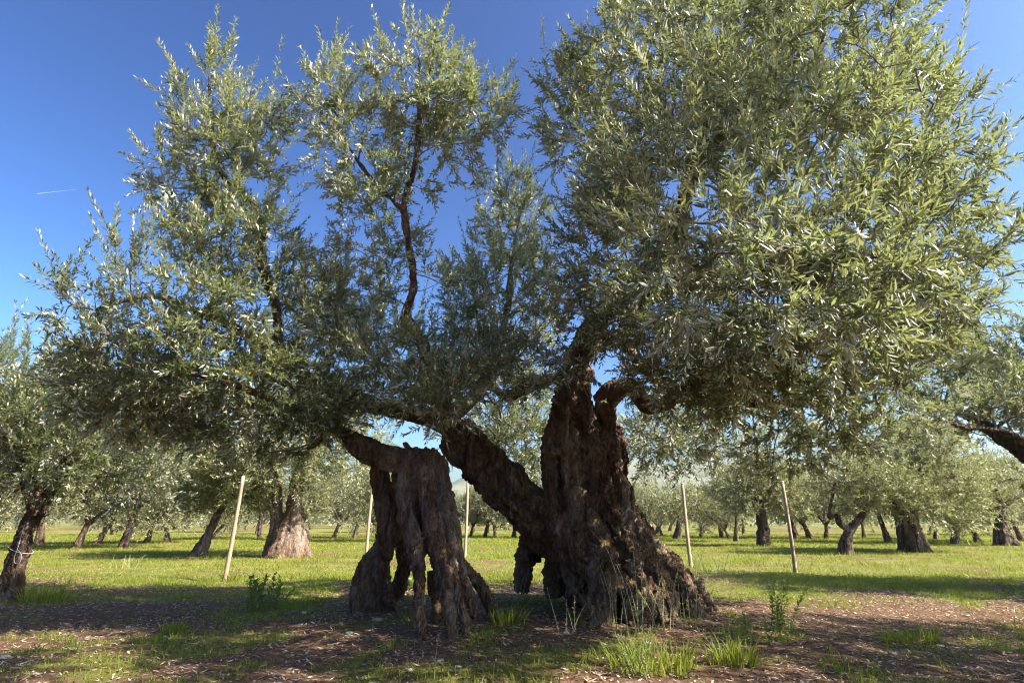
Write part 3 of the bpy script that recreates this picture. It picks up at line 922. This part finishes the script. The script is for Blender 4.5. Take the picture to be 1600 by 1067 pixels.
# right: trees beyond the stakes
b = G(1193, 854)
d0 = b[1]
tp = [[(b[0], b[1], b[2] - .1, .3), at_px(1193, 830, d0, 10), at_px(1190, 805, d0, 8), at_px(1195, 780, d0, 6), at_px(1215, 750, d0, 4)], [at_px(1190, 808, d0, 6), at_px(1175, 775, d0, 4), at_px(1160, 750, d0, 3)]]
grove_tree('olive tree with slender straight dark trunk and footed base beyond the stakes', b, tp,
           [blob(*a) for a in [(1190, 760, d0, 40, 28, 1.2), (1225, 775, d0, 35, 25, 1), (1160, 775, d0, 30, 25, 1), (1195, 735, d0, 35, 20, 1)]],
           420, 3, 0.15, rs, voxel=0.035, slen=(0.3, 0.7), spacing=0.06, lwid=0.24, r0=0.006)
b = G(1319, 866)
d0 = b[1]
tp = [[(b[0], b[1], b[2] - .1, .26), at_px(1322, 840, d0, 8.5), at_px(1332, 822, d0, 7), at_px(1345, 808, d0, 6), at_px(1360, 785, d0, 5), at_px(1375, 765, d0, 4), at_px(1395, 750, d0, 2.5)],
      [at_px(1328, 826, d0, 5), at_px(1312, 818, d0, 5), at_px(1308, 805, d0 - .1, 4), at_px(1296, 808, d0 - .2, 3), at_px(1300, 780, d0, 2.5), at_px(1305, 750, d0, 2)]]
grove_tree('small olive tree with thin forked trunk bending over beside the bushy tree', b, tp,
           [blob(*a) for a in [(1370, 755, d0, 45, 25, 1), (1330, 745, d0, 45, 25, 1), (1300, 770, d0, 25, 30, .8), (1410, 765, d0 - .2, 30, 18, .7), (1345, 780, d0, 30, 20, .8)]],
           380, 3, 0.12, rs, voxel=0.03, slen=(0.25, 0.55), spacing=0.05, lwid=0.24, r0=0.005)
b = G(1428, 862)
d0 = b[1]
tp = [[(b[0], b[1], b[2] - .1, .5), at_px(1422, 835, d0, 19), at_px(1416, 805, d0, 16), at_px(1425, 770, d0, 11), at_px(1445, 730, d0, 7), at_px(1460, 695, d0, 4)],
      [at_px(1412, 800, d0, 11), at_px(1390, 780, d0, 8), at_px(1375, 760, d0, 5)], [at_px(1430, 770, d0, 8), at_px(1470, 750, d0, 6), at_px(1495, 740, d0, 4)]]
grove_tree('bushy olive tree with thick short trunk and tall rounded crown', b, tp,
           [blob(*a) for a in [(1440, 740, d0, 65, 60, 2), (1460, 700, d0, 40, 35, 1.5), (1480, 780, d0, 38, 45, 1.5), (1390, 760, d0, 45, 40, 1.5), (1400, 715, d0, 40, 35, 1.4), (1440, 790, d0 - 1.2, 30, 30, .8)]],
           800, 3, 0.13, rs, voxel=0.035, slen=(0.3, 0.65), spacing=0.05, lwid=0.24, r0=0.005, maxr=.09)
b = G(1572, 852)
d0 = b[1]
tp = [[(b[0], b[1], b[2] - .1, .5), at_px(1565, 825, d0, 10), at_px(1563, 800, d0, 8), at_px(1575, 785, d0, 5), at_px(1600, 770, d0, 3)],
      [at_px(1562, 802, d0, 6), at_px(1545, 790, d0, 5), at_px(1525, 775, d0, 3)], [at_px(1562, 800, d0, 5), at_px(1560, 775, d0, 4), at_px(1552, 755, d0, 3)]]
grove_tree('sparse olive tree with dark open branches and curved trunk against the hills', b, tp,
           [blob(*a) for a in [(1560, 765, d0, 40, 22, 1.5), (1590, 780, d0, 30, 20, 1.2), (1530, 778, d0, 22, 18, 1.2)]],
           260, 2, 0.14, rs, voxel=0.04, slen=(0.3, 0.6), spacing=0.08, lwid=0.24, r0=0.006)
b = G(1057, 842)
d0 = b[1]
tp = [[(b[0], b[1], b[2] - .1, .3), at_px(1061, 822, d0, 5), at_px(1060, 808, d0, 4), at_px(1052, 790, d0, 3), at_px(1055, 770, d0, 2)], [at_px(1061, 815, d0, 3), at_px(1075, 805, d0, 2.5), at_px(1085, 790, d0, 2)]]
grove_tree('thin forked olive tree standing just behind a wooden stake', b, tp,
           [blob(*a) for a in [(1050, 780, d0, 35, 20, 1.8), (1075, 785, d0, 30, 20, 1.6), (1035, 795, d0, 20, 18, 1.4)]],
           240, 2, 0.2, rs, voxel=0.05, slen=(0.4, 0.8), spacing=0.09, lwid=0.26, r0=0.008)
b = G(305, 868)
d0 = b[1]
tp = [[(b[0], b[1], b[2] - .1, .28), at_px(325, 835, d0, 7), at_px(340, 805, d0, 6), at_px(355, 780, d0, 5), at_px(375, 750, d0, 3)]]
grove_tree('olive tree with strongly slanting bare trunk behind a wooden stake', b, tp,
           [blob(*a) for a in [(360, 745, d0, 45, 35, 1.5), (325, 765, d0, 30, 30, 1.3), (390, 770, d0, 30, 25, 1.2)]],
           420, 3, 0.15, rs, voxel=0.035, slen=(0.3, 0.7), spacing=0.06, lwid=0.24, r0=0.006)
# the tree whose bough reaches in at the right edge (trunk outside the picture)
b = np.array([8.6, 8.8, float(terrain(8.6, 8.8))])
tp = [[(b[0], b[1], b[2] - .1, .42), (8.5, 8.8, .7, .34), (8.35, 8.7, 1.4, .26), at_px(1640, 720, 8.2, 8), at_px(1592, 685, 8.0, 5.5), at_px(1555, 672, 7.9, 4.5), at_px(1510, 668, 7.8, 3.5), at_px(1480, 660, 7.8, 3)],
      [(8.4, 8.7, 1.3, .24), (8.7, 8.6, 2.0, .18), (9.2, 8.5, 2.8, .1), (9.6, 8.6, 3.4, .06)], [(8.4, 8.7, 1.3, .22), (8.2, 9.2, 2.1, .16), (7.9, 9.8, 2.8, .1)]]
grove_tree('olive tree reaching one long bare bough and dark foliage out over the lawn', b, tp,
           [blob(*a) for a in [(1560, 635, 7.9, 50, 30, .6), (1600, 610, 8.1, 40, 32, .6), (1610, 740, 8.0, 22, 22, .4), (1510, 650, 7.8, 25, 15, .4)]] +
           [(np.array([8.6, 8.6, 3.2]), np.array([1.3, 1.3, .9]), 1), (np.array([8.0, 9.8, 3.1]), np.array([1.0, 1.0, .8]), 1), (np.array([9.5, 8.3, 3.4]), np.array([1, 1, .8]), .8)],
           700, 3, 0.085, rs, voxel=0.025, slen=(0.18, 0.42), spacing=0.028, lwid=0.24, mat=M_LEAF, r0=.004)

for (x, y, lab) in ((6.9, 3.0, 'olive tree standing out of view beside the bare soil, casting dappled shade'), (11.2, 7.4, 'olive tree out of view past the bough tree, shading the lawn')):
    b = np.array([x, y, float(terrain(x, y))])
    tp = [[(x, y, b[2] - .1, .3), (x, y, .8, .22), (x + .1, y, 1.5, .2)], [(x + .1, y, 1.4, .15), (x - .8, y - .3, 2.4, .1), (x - 1.4, y - .4, 3, .05)], [(x + .1, y, 1.4, .15), (x + .8, y + .4, 2.4, .1), (x + 1.3, y + .6, 3.2, .05)],
          [(x + .1, y, 1.4, .12), (x, y - .8, 2.4, .08), (x, y - 1.2, 3.1, .04)]]
    grove_tree(lab, b, tp, [(np.array([x - 1.0, y - .3, 3.1]), np.array([1.0, 1.2, .8]), 1), (np.array([x + 1.0, y + .5, 3.2]), np.array([1.2, 1.2, .9]), 1), (np.array([x, y - 1.0, 2.9]), np.array([1.2, 1.0, .8]), 1), (np.array([x, y + .6, 3.6]), np.array([1.4, 1.2, .8]), 1)],
               560, 3, 0.12, rs, voxel=0.04, slen=(0.25, 0.5), spacing=0.045, lwid=0.25, mat=M_LEAF, r0=.005)

# generic grove trees, copied in rows
def variant(k):
    rr = np.random.default_rng(100 + k)
    lean = rr.uniform(-.45, .45, 2)
    hgt = rr.uniform(.85, 1.9)
    tpv = [[(0, 0, -.1, .2), (lean[0] * .5, lean[1] * .5 + .05, hgt * .5, .125), (lean[0], lean[1], hgt, .11)]]
    bl = []
    nb = rr.integers(3, 5)
    for j in range(nb):
        a = 2 * math.pi * j / nb + rr.uniform(-.5, .5)
        R_ = rr.uniform(.6, 1.7)
        e = (lean[0] + R_ * math.cos(a), lean[1] + R_ * math.sin(a), hgt + rr.uniform(1.0, 1.7))
        mid = (lean[0] + .45 * R_ * math.cos(a + .3), lean[1] + .45 * R_ * math.sin(a + .3), hgt + .5)
        tpv.append([(lean[0], lean[1], hgt - .15, .085), (*mid, .06), (*e, .025)])
        bl.append((np.array(e), np.array([rr.uniform(.9, 1.3), rr.uniform(.9, 1.3), rr.uniform(.8, 1.15)]), 1))
        bl.append((np.array([e[0] * 1.2, e[1] * 1.2, e[2] - .9]), np.array([.8, .8, .6]), .8))
    bl.append((np.array([lean[0], lean[1], hgt + 2.0]), np.array([1.3, 1.3, .9]), 1))
    return tpv, bl, rr, 'low-forking short-trunked' if hgt < 1.2 else ('tall-trunked' if hgt > 1.55 else 'medium-height')

FRONT_LABEL = 'olive tree with slim dark trunk in the row edging the far side of the lawn'
FAR_LABEL = 'pale silvery olive tree in the hazy back rows of the grove'
N_FRONT = 35
spots = []
rs2 = np.random.default_rng(77)
# (u, v of the trunk foot) read from the photograph, then rows further back
for (u, v, s) in [(190, 856, 1.0), (116, 857, .9), (150, 850, .95), (228, 848, .9), (262, 848, .9), (60, 852, 1.0), (405, 842, .8), (485, 843, .9), (520, 842, .85), (553, 840, .95), (590, 846, 1.0),
                  (757, 838, .85), (775, 838, .8), (803, 840, .95), (735, 839, .8), (1142, 842, .75), (1150, 846, .75), (1128, 840, .7), (1268, 841, 1.0), (1245, 840, .9), (1290, 842, .9), (1012, 840, .7), (1035, 838, .65), (1095, 838, .65),
                  (1390, 848, 1.0), (1492, 850, 1.0), (1530, 848, .9), (1350, 840, .9), (1462, 842, .9), (1600, 846, 1.0), (-40, 860, 1.0), (330, 843, .9), (660, 840, .9), (960, 840, .9), (880, 841, .9)]:
    p = G(u, v)
    spots.append((p[0], p[1], s))
for row in range(4):
    y = 48 + row * 10
    for x in np.arange(-y * 1.05, y * 1.05, 9.0):
        spots.append((x + rs2.uniform(-3.5, 3.5), y + rs2.uniform(-3.5, 3.5), rs2.uniform(.7, 1.05)))
for (x, y) in ((-7, -4.5), (-1.5, -6), (4.5, -5), (10.5, -2), (-12.5, 1.5), (-3, -12), (8, -11), (14.5, 4)):
    spots.append((x, y, 1.15))
protos = []
for k in range(7):
    protos.append(variant(k))
used = {}
for i, (x, y, s) in enumerate(spots):
    k = int(rs2.integers(7))
    loc = (x, y, float(terrain(x, y)))
    if k not in used:
        tpv, bl, rr, _ = protos[k]
        r = grove_tree(FRONT_LABEL, (0, 0, 0), tpv, bl, 420, 3, 0.17, rr, voxel=0.05, group='olive trees edging the lawn', slen=(0.3, 0.6), spacing=0.07, lwid=0.26, r0=0.007, maxr=.07)
        r.location = loc
        r.scale = (s, s, s)
        used[k] = r
    else:
        r = copy_tree(used[k], loc, rs2.uniform(0, 6.28), s * 1.0)
        if i >= N_FRONT:
            r['label'] = FAR_LABEL if y > 20 else 'olive tree of the grove standing on the near side, outside the view'
            r['group'] = 'olive trees in the back rows of the grove' if y > 20 else 'olive trees behind the viewer'
    if i < N_FRONT:
        r['label'] = protos[k][3] + ' olive tree in the row edging the far side of the lawn'
        r['group'] = protos[k][3] + ' olive trees edging the lawn'

# a far wood that reads as one mass
def far_mass():
    rr = np.random.default_rng(9)
    n = 620
    y = 85 + rr.random(n) ** 1.5 * 150
    x = rr.uniform(-1.15, 1.15, n) * y
    q = 44
    c = np.stack([x, y, np.full(n, 2.4)], -1)
    d = unit(rr.normal(size=(n, q, 3))) * np.array([2.6, 2.6, 2.0]) * (rr.random((n, q, 1)) ** .4)
    b_ = (c[:, None] + d).reshape(-1, 3)
    dd = unit(rr.normal(size=b_.shape) + np.array([0, 0, .5]))
    nn = unit(rr.normal(size=b_.shape) + np.array([0, 0, .8]))
    V, Fq = leaf_kites(b_, dd, nn, np.full(len(b_), .95), np.full(len(b_), .42))
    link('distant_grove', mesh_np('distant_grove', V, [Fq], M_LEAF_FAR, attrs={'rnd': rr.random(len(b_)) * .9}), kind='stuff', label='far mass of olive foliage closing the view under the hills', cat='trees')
far_mass()

# ------------------------------------------------------------------ stakes and the far pole
def stake(label, top, foot, rpx, k):
    b_ = G(*foot)
    t_ = P(top[0], top[1], b_[1])
    r_ = rpx * camz(b_) / F
    o = thing('wooden_stake', label, 'stake', tuple(b_), 'wooden stakes standing in the grass')
    c = catmull([(0, 0, -.15), tuple((t_ - b_) * .4 + np.array([.012 * (-1) ** k, 0, 0])), tuple(t_ - b_)], 14)
    rad = r_ * np.linspace(1.05, .85, 14) * (1 + .05 * np.sin(np.arange(14) * 2.1 + k))
    V, Fs = tubes_np(c[None], rad[None], 9, True)
    link('shaft', mesh_np('shaft', V, Fs, M_STAKE, True), o)
    e = t_ - b_
    V, Fs = tubes_np(np.stack([e * .985, e * 1.004, e * 1.008])[None], np.array([[r_ * .87, r_ * .87, r_ * .6]]), 9, True)
    link('cut_top', mesh_np('cut_top', V, Fs, M_STAKE2, False), o)
M_STAKE2 = plain_mat('cut_wood', (0.45, 0.33, 0.2), (0.6, 0.47, 0.32), 30, .8, .2)
stake('tallest leaning wooden stake in front of the double-trunked tree', (380, 745), (350, 908), 3.3, 0)
stake('thin wooden stake half hidden by the stilted leg of the hollow trunk', (583, 748), (572, 872), 2.5, 1)
stake('wooden stake seen under the leaning limb', (731, 752), (726, 870), 2.4, 2)
stake('wooden stake just right of the huge flared trunk', (1066, 755), (1080, 886), 2.9, 3)
stake('wooden stake standing alone on the open lawn near the forked small tree', (1222, 752), (1243, 894), 3.0, 4)
pb = G(1128, 838)
pole = thing('utility_pole', 'tall slim grey utility pole rising behind the far olive trees', 'pole', tuple(pb))
tpn = P(1110, 712, pb[1]) - pb
V, Fs = tubes_np(np.stack([tpn * 0 - np.array([0, 0, .3]), tpn * .5, tpn])[None], np.array([[.16, .14, .11]]), 10, True)
M_POLE = plain_mat('grey_pole', (0.2, 0.19, 0.18), (0.34, 0.33, 0.31), 5, .8, .2)
link('shaft', mesh_np('shaft', V, Fs, M_POLE, True), pole)
V, Fs = tubes_np(np.stack([tpn * .95 + np.array([-.5, 0, 0]), tpn * .95 + np.array([.5, 0, 0])])[None], np.array([[.05, .05]]), 6, True)
link('crossarm', mesh_np('crossarm', V, Fs, M_POLE), pole)

# ------------------------------------------------------------------ hills and contrail
def hills():
    xs = np.linspace(-2300, 2300, 220)
    ys = np.linspace(1050, 2100, 50)
    X, Y = np.meshgrid(xs, ys)
    env = 85 + 60 * np.exp(-((X - 480) / 420) ** 2) + 45 * np.exp(-((X + 1250) / 500) ** 2) + 30 * np.exp(-((X - 1500) / 420) ** 2)
    pr = np.sin(np.clip((Y - 1050) / 1050, 0, 1) * math.pi) ** 0.9
    Z = env * pr * (1 + .35 * fbm(np.stack([X / 260, Y / 260, X * 0], -1), 5, .55)) - 3
    i0 = (np.arange(49)[:, None] * 220 + np.arange(219)[None]).ravel()
    q = np.stack([i0, i0 + 1, i0 + 221, i0 + 220], -1)
    mt = plain_mat('wooded_hillside', (0.05, 0.075, 0.035), (0.16, 0.15, 0.09), 0.012, .95, 0)
    link('hills', mesh_np('hills', np.stack([X, Y, Z], -1).reshape(-1, 3), [q], mt, True), kind='structure')
    return Z.max()
top = hills()
hv = []
for z in (-4.0, top + 6):
    hv += [(-2900, -40, z), (2900, -40, z), (2900, 2950, z), (-2900, 2950, z)]
hf = np.array([[0, 3, 2, 1], [4, 5, 6, 7], [0, 1, 5, 4], [1, 2, 6, 5], [2, 3, 7, 6], [3, 0, 4, 7]])
m, nt, b, out = new_mat('haze')
nt.nodes.remove(b)
pv = nd(nt, 'ShaderNodeVolumePrincipled')
pv.inputs['Color'].default_value = (0.84, 0.91, 1.0, 1)
pv.inputs['Density'].default_value = 0.00018
pv.inputs['Anisotropy'].default_value = 0.5
nt.links.new(pv.outputs[0], out.inputs['Volume'])
link('haze', mesh_np('haze', np.array(hv, float), [hf], m), kind='stuff')
# ------------------------------------------------------------------ contrail
c0, c1 = ray(58, 303), ray(120, 296)
ct = catmull([c0 * 5200, (c0 + c1) / 2 * 5200, c1 * 5200], 12)
cobj = thing('contrail', 'short faint white vapour trail in the clear blue sky', 'contrail', tuple(ct[0]))
V, Fs = tubes_np((ct - ct[0])[None], np.linspace(3.0, 0.6, 12)[None], 8, True)
M_CON = plain_mat('vapour', (0.75, 0.75, 0.75), (0.85, 0.85, 0.85), .01, 1, 0)
_nt = M_CON.node_tree
_tr, _mx = _nt.nodes.new('ShaderNodeBsdfTransparent'), _nt.nodes.new('ShaderNodeMixShader')
_mx.inputs[0].default_value = 0.6
_nt.links.new(_nt.nodes['Principled BSDF'].outputs[0], _mx.inputs[1])
_nt.links.new(_tr.outputs[0], _mx.inputs[2])
_nt.links.new(_mx.outputs[0], _nt.nodes['Material Output'].inputs['Surface'])
link('vapour', mesh_np('vapour', V, Fs, M_CON, True), cobj)

# ------------------------------------------------------------------ grass, litter, stones
def grass():
    rr = np.random.default_rng(3)
    def cand(n, ymin, ymax, p):
        t = rr.random(n)
        y = (ymin ** p + t * (ymax ** p - ymin ** p)) ** (1 / p)
        x = rr.uniform(-1.05, 1.05, n) * (y + 0.6)
        return x, y
    parts = []
    rnd = []
    off = 0
    Vs, Fq, Ft, aq, atr = [], [], [], [], []
    x, y = cand(170000, 3.6, 11.5, 1.4)
    k = rr.random(len(x)) < grass_cover(x, y) ** 1.3 * 0.95
    x, y = x[k], y[k]
    cl = fbm(np.stack([x * 1.9, y * 1.9, x * 0 + 50], -1), 3)
    h = (0.028 + 0.045 * np.clip(cl + .3, 0, 1.4)) * rr.uniform(.4, 1.6, len(x))
    a = rr.uniform(0, 2 * math.pi, len(x))
    w = rr.uniform(.0022, .0048, len(x))
    base = np.stack([x, y, terrain(x, y) - .01], -1)
    sd = np.stack([np.cos(a), np.sin(a), a * 0], -1) * w[:, None]
    ln = rr.normal(0, .45, (len(x), 2))
    mid = base + np.concatenate([ln * .35, np.ones((len(x), 1))], 1) * (h * .55)[:, None]
    tip = base + np.concatenate([ln * 1.15, np.ones((len(x), 1)) * .95], 1) * h[:, None]
    V = np.stack([base - sd, base + sd, mid + sd * .8, mid - sd * .8, tip], 1)
    o = (np.arange(len(x)) * 5)[:, None]
    r = np.clip(rr.random(len(x)) * .8 + .35 * rr.random(len(x)) * (cl < 0), 0, 1)
    Vs.append(V.reshape(-1, 3))
    Fq.append(o + np.array([0, 1, 2, 3]))
    Ft.append(o + np.array([3, 2, 4]))
    aq.append(r)
    atr.append(r)
    off = len(x) * 5
    x, y = cand(260000, 9.5, 48, 0.75)
    k = rr.random(len(x)) < grass_cover(x, y)
    x, y = x[k], y[k]
    cl = fbm(np.stack([x * .9, y * .9, x * 0 + 50], -1), 3)
    h = (0.03 + 0.045 * np.clip(cl + .4, 0, 1.4)) * rr.uniform(.4, 1.6, len(x)) * (1 + y / 60)
    a = rr.uniform(-1.2, 1.2, len(x))
    w = rr.uniform(.0045, .009, len(x)) * (y / 12) ** .8
    base = np.stack([x, y, terrain(x, y) - .015], -1)
    sd = np.stack([np.cos(a), np.sin(a), a * 0], -1) * w[:, None]
    tip = base + np.concatenate([rr.normal(0, .5, (len(x), 2)), np.ones((len(x), 1))], 1) * h[:, None]
    V = np.stack([base - sd, base + sd, tip], 1)
    r = np.clip(rr.random(len(x)) * .85 + .45 * rr.random(len(x)) * (cl < -.1), 0, 1)
    Vs.append(V.reshape(-1, 3))
    Ft.append((np.arange(len(x)) * 3)[:, None] + np.arange(3) + off)
    atr.append(r)
    me = mesh_np('grass', np.vstack(Vs), [np.vstack(Fq), np.vstack(Ft)], M_GRASS, attrs={'rnd': np.concatenate(aq + atr)})
    link('grass', me, kind='stuff', label='short patchy grass over the grove floor', cat='grass')
    # fallen leaves
    n = 60000
    x, y = cand(n, 3.6, 13, 1.1)
    k = rr.random(n) < (1.05 - .8 * grass_cover(x, y))
    x, y = x[k], y[k]
    n = len(x)
    a = rr.uniform(0, 2 * math.pi, n)
    d = unit(np.stack([np.cos(a), np.sin(a), rr.normal(0, .22, n)], -1))
    nn = unit(np.stack([rr.normal(0, .35, n), rr.normal(0, .35, n), np.where(rr.random(n) < .5, 1.0, -1.0)], -1))
    V, F_ = leaf_kites(np.stack([x, y, terrain(x, y) + rr.uniform(.002, .012, n)], -1), d, nn, rr.uniform(.02, .065, n), rr.uniform(.006, .013, n), .08)
    link('fallen_leaves', mesh_np('fallen_leaves', V, [F_], M_LITTER, attrs={'rnd': rr.random(n)}), kind='stuff', label='dry fallen olive leaves scattered on the bare soil', cat='leaves')
grass()

def pebble_mesh(k):
    rr = np.random.default_rng(k)
    t = np.linspace(0, 1, 6)
    C = np.stack([t * 0, t * 0, .5 * np.cos(math.pi * t)], -1)[None]
    V, Fs = tubes_np(C, np.maximum(.6 * np.sin(math.pi * t), .02)[None], 8, True)
    V = V * np.array([1.2, .85, .7]) * (1 + .22 * perlin(V * 2.2 + k * 7))[:, None]
    return mesh_np('stone', V, Fs, M_STONE, True)
PEB = [pebble_mesh(k) for k in range(4)]
for i, (u, v, s) in enumerate([(590, 970, .075), (688, 1034, .05), (716, 1042, .035), (640, 1048, .03), (475, 958, .06), (8, 1028, .06), (420, 905, .06), (1010, 1005, .05), (885, 990, .05), (640, 905, .07), (1320, 962, .04), (1335, 958, .04), (1470, 1010, .04), (200, 980, .04), (1395, 1022, .045), (545, 990, .05)]):
    p = G(u, v)
    o = link('stone', PEB[i % 4], None, (p[0], p[1], p[2] + s * .12), None, 'small pale stone lying on the leaf litter under the trees', 'stone', 'pale stones on the soil')
    o.rotation_euler = (0, 0, i * 1.3)
    o.scale = (s, s, s * .8)

# ------------------------------------------------------------------ weeds and tufts
def weed(name, label, cat, px, height, stems, spread, lsize, mat, stem_mat, rs, lwid=.35, spacing=.03, group=None, lean=.2):
    p = G(*px)
    o = thing(name, label, cat, tuple(p), group)
    sb, dr, sl, cu = [], [], [], []
    for k in range(stems):
        a = rs.uniform(0, 2 * math.pi)
        q = rs.uniform(0, spread, 1)[0] * np.array([math.cos(a), math.sin(a) * .6])
        z = float(terrain(p[0] + q[0], p[1] + q[1])) - p[2]
        L = height * rs.uniform(.55, 1.05)
        d = unit(np.array([rs.normal(0, lean), rs.normal(0, lean), 1.0]))
        c = rs.normal(0, .15, 3) * np.array([1, 1, .2])
        t = np.linspace(0, 1, 7)[:, None]
        C = np.array([q[0], q[1], z - .02]) + d * t * L + c * t ** 2 * L
        V, Fs = tubes_np(C[None], (np.linspace(.0035, .0012, 7) * (.7 + height))[None], 5)
        link('stem', mesh_np('stem', V, Fs, stem_mat, True), o)
        sb.append(C[0])
        dr.append(d)
        sl.append(L)
        cu.append(c)
    lb, ld, ln, ll, lw = shoots_to_leaves(np.array(sb), np.array(dr), np.array(sl), np.array(cu), spacing, lsize, lwid, rs)
    V, Fq = leaf_arrays(lb, ld, ln, ll, lw, .15)
    link('foliage', mesh_np('foliage', V, [Fq], mat, attrs={'rnd': np.repeat(rs.random(len(lb)), 2)}), o, kind='stuff')

def tuft(name, label, px, height, blades, spread, mat, rs, group=None, w=.005):
    p = G(*px)
    o = thing(name, label, 'grass tuft', tuple(p), group)
    n = blades
    a = rs.uniform(0, 2 * math.pi, n)
    r = spread * np.sqrt(rs.random(n))
    q = np.stack([np.cos(a) * r, np.sin(a) * r * .7], -1)
    z = terrain(p[0] + q[:, 0], p[1] + q[:, 1]) - p[2] - .01
    base = np.concatenate([q, z[:, None]], 1)
    L = height * rs.uniform(.4, 1.1, n)
    ln = q / max(spread, .01) * .45 + rs.normal(0, .25, (n, 2))
    t = np.linspace(0, 1, 5)[None, :, None]
    C = base[:, None] + np.concatenate([ln[:, None] * (t ** 1.8), np.broadcast_to(t * (1 - .15 * t), (n, 5, 1))], -1) * L[:, None, None]
    sa = a + rs.normal(0, .6, n) + math.pi / 2
    sd = np.stack([np.cos(sa), np.sin(sa), sa * 0], -1)[:, None] * (w * np.array([1, 1, .85, .55, .08]))[None, :, None]
    V = np.concatenate([C - sd, C + sd], 1).reshape(-1, 3)
    oo = (np.arange(n) * 10)[:, None]
    F_ = np.concatenate([oo + np.array([k, k + 5, k + 6, k + 1]) for k in range(4)])
    link('blades', mesh_np('blades', V, [F_], mat, attrs={'rnd': np.tile(rs.random(n) * .85, 4)}), o, kind='stuff')

rs = np.random.default_rng(8)
M_STEM = plain_mat('green_stem', (0.12, 0.15, 0.05), (0.22, 0.24, 0.1), 10)
M_STEMD = plain_mat('pale_stem', (0.25, 0.22, 0.13), (0.42, 0.37, 0.24), 10)
for i, (u, v, h_) in enumerate([(965, 985, .55), (985, 990, .75), (1005, 985, .62), (1025, 990, .5), (1040, 985, .6), (1060, 978, .45), (950, 975, .5), (1080, 975, .4)]):
    weed('weed', 'tall thin weed with pale stems growing against the flared roots', 'weed', (u, v), h_, 3, .09, .035, M_WEED, M_STEMD, rs, .38, .035, 'thin weeds against the flared roots', .06)
for (u, v, h_) in [(1100, 905, .55), (1075, 900, .5), (1125, 902, .5)]:
    weed('sucker_shoot', 'dark leafy sucker shoots rising behind the root flare near a stake', 'plant', (u, v), h_, 5, .14, .05, M_LEAF, M_STEM, rs, .3, .04, 'sucker shoots beside the trunk', .22)
weed('weed', 'bright green upright leafy weed at the shade edge right of the trunk', 'weed', (1222, 985), .52, 9, .14, .06, M_WEED, M_STEM, rs, .38, .025, None, .2)
weed('weed', 'low pale green weed spreading beside the upright leafy weed', 'weed', (1165, 1000), .26, 9, .25, .05, M_WEED, M_STEM, rs, .4, .025, None, .4)
weed('weed', 'dark broad-leaved weed clump in shade near the tallest stake', 'weed', (405, 952), .40, 16, .34, .075, M_WEED, M_STEM, rs, .45, .03, None, .35)
weed('weed', 'feathery green weed among grass in front of the flared roots', 'weed', (985, 1055), .30, 14, .18, .03, M_WEED, M_STEM, rs, .25, .012, None, .25)
weed('weed', 'single thin flowering weed before the split hollow trunk', 'weed', (678, 1062), .30, 1, .01, .035, M_WEED, M_STEM, rs, .35, .03, None, .05)
weed('weed', 'dry reddish weed stalks on the lawn left of the double trunk', 'weed', (195, 888), .32, 9, .5, .03, M_DRY, M_STEMD, rs, .3, .06, None, .25)
weed('weed', 'dry twiggy weed between the hollow trunk and the flared trunk', 'weed', (812, 940), .40, 5, .1, .03, M_DRY, M_STEMD, rs, .3, .06, None, .2)
weed('weed', 'pale dry weed standing by the left root of the flared trunk', 'weed', (885, 990), .34, 6, .12, .03, M_DRY, M_STEMD, rs, .3, .04, None, .2)
weed('weed', 'leggy weed on the sunlit lawn behind the bare soil', 'weed', (1490, 880), .45, 6, .25, .06, M_WEED, M_STEM, rs, .3, .05, None, .25)
tuft('grass_tuft', 'bright green long grass tuft in front of the flared roots', (1022, 1045), .24, 170, .30, M_GRASS, rs)
tuft('grass_tuft', 'straw-coloured grass tuft hanging at the hollow under the roots', (925, 968), .36, 70, .05, M_DRY, rs, w=.003)
tuft('grass_tuft', 'green grass tuft at the foot of the right stilted leg', (795, 975), .20, 120, .16, M_GRASS, rs)
tuft('grass_tuft', 'small green grass tuft in the sunlit soil patch', (272, 988), .15, 90, .12, M_GRASS, rs)
tuft('grass_tuft', 'broad green grass tuft at the foot of the leaning roped trunk', (75, 938), .26, 200, .35, M_GRASS, rs)
tuft('grass_tuft', 'green tuft beside the litter right of the flared roots', (1150, 1035), .2, 140, .2, M_GRASS, rs)
tuft('grass_tuft', 'low green tuft alone in the dark bare soil', (1420, 1000), .16, 150, .28, M_GRASS, rs)
tuft('grass_tuft', 'grass tuft growing round the foot of the tallest stake', (358, 908), .2, 90, .15, M_GRASS, rs)
print('LEAVES', TREES_LEAVES, 'TRIS', sum(len(m.polygons) for m in bpy.data.meshes))
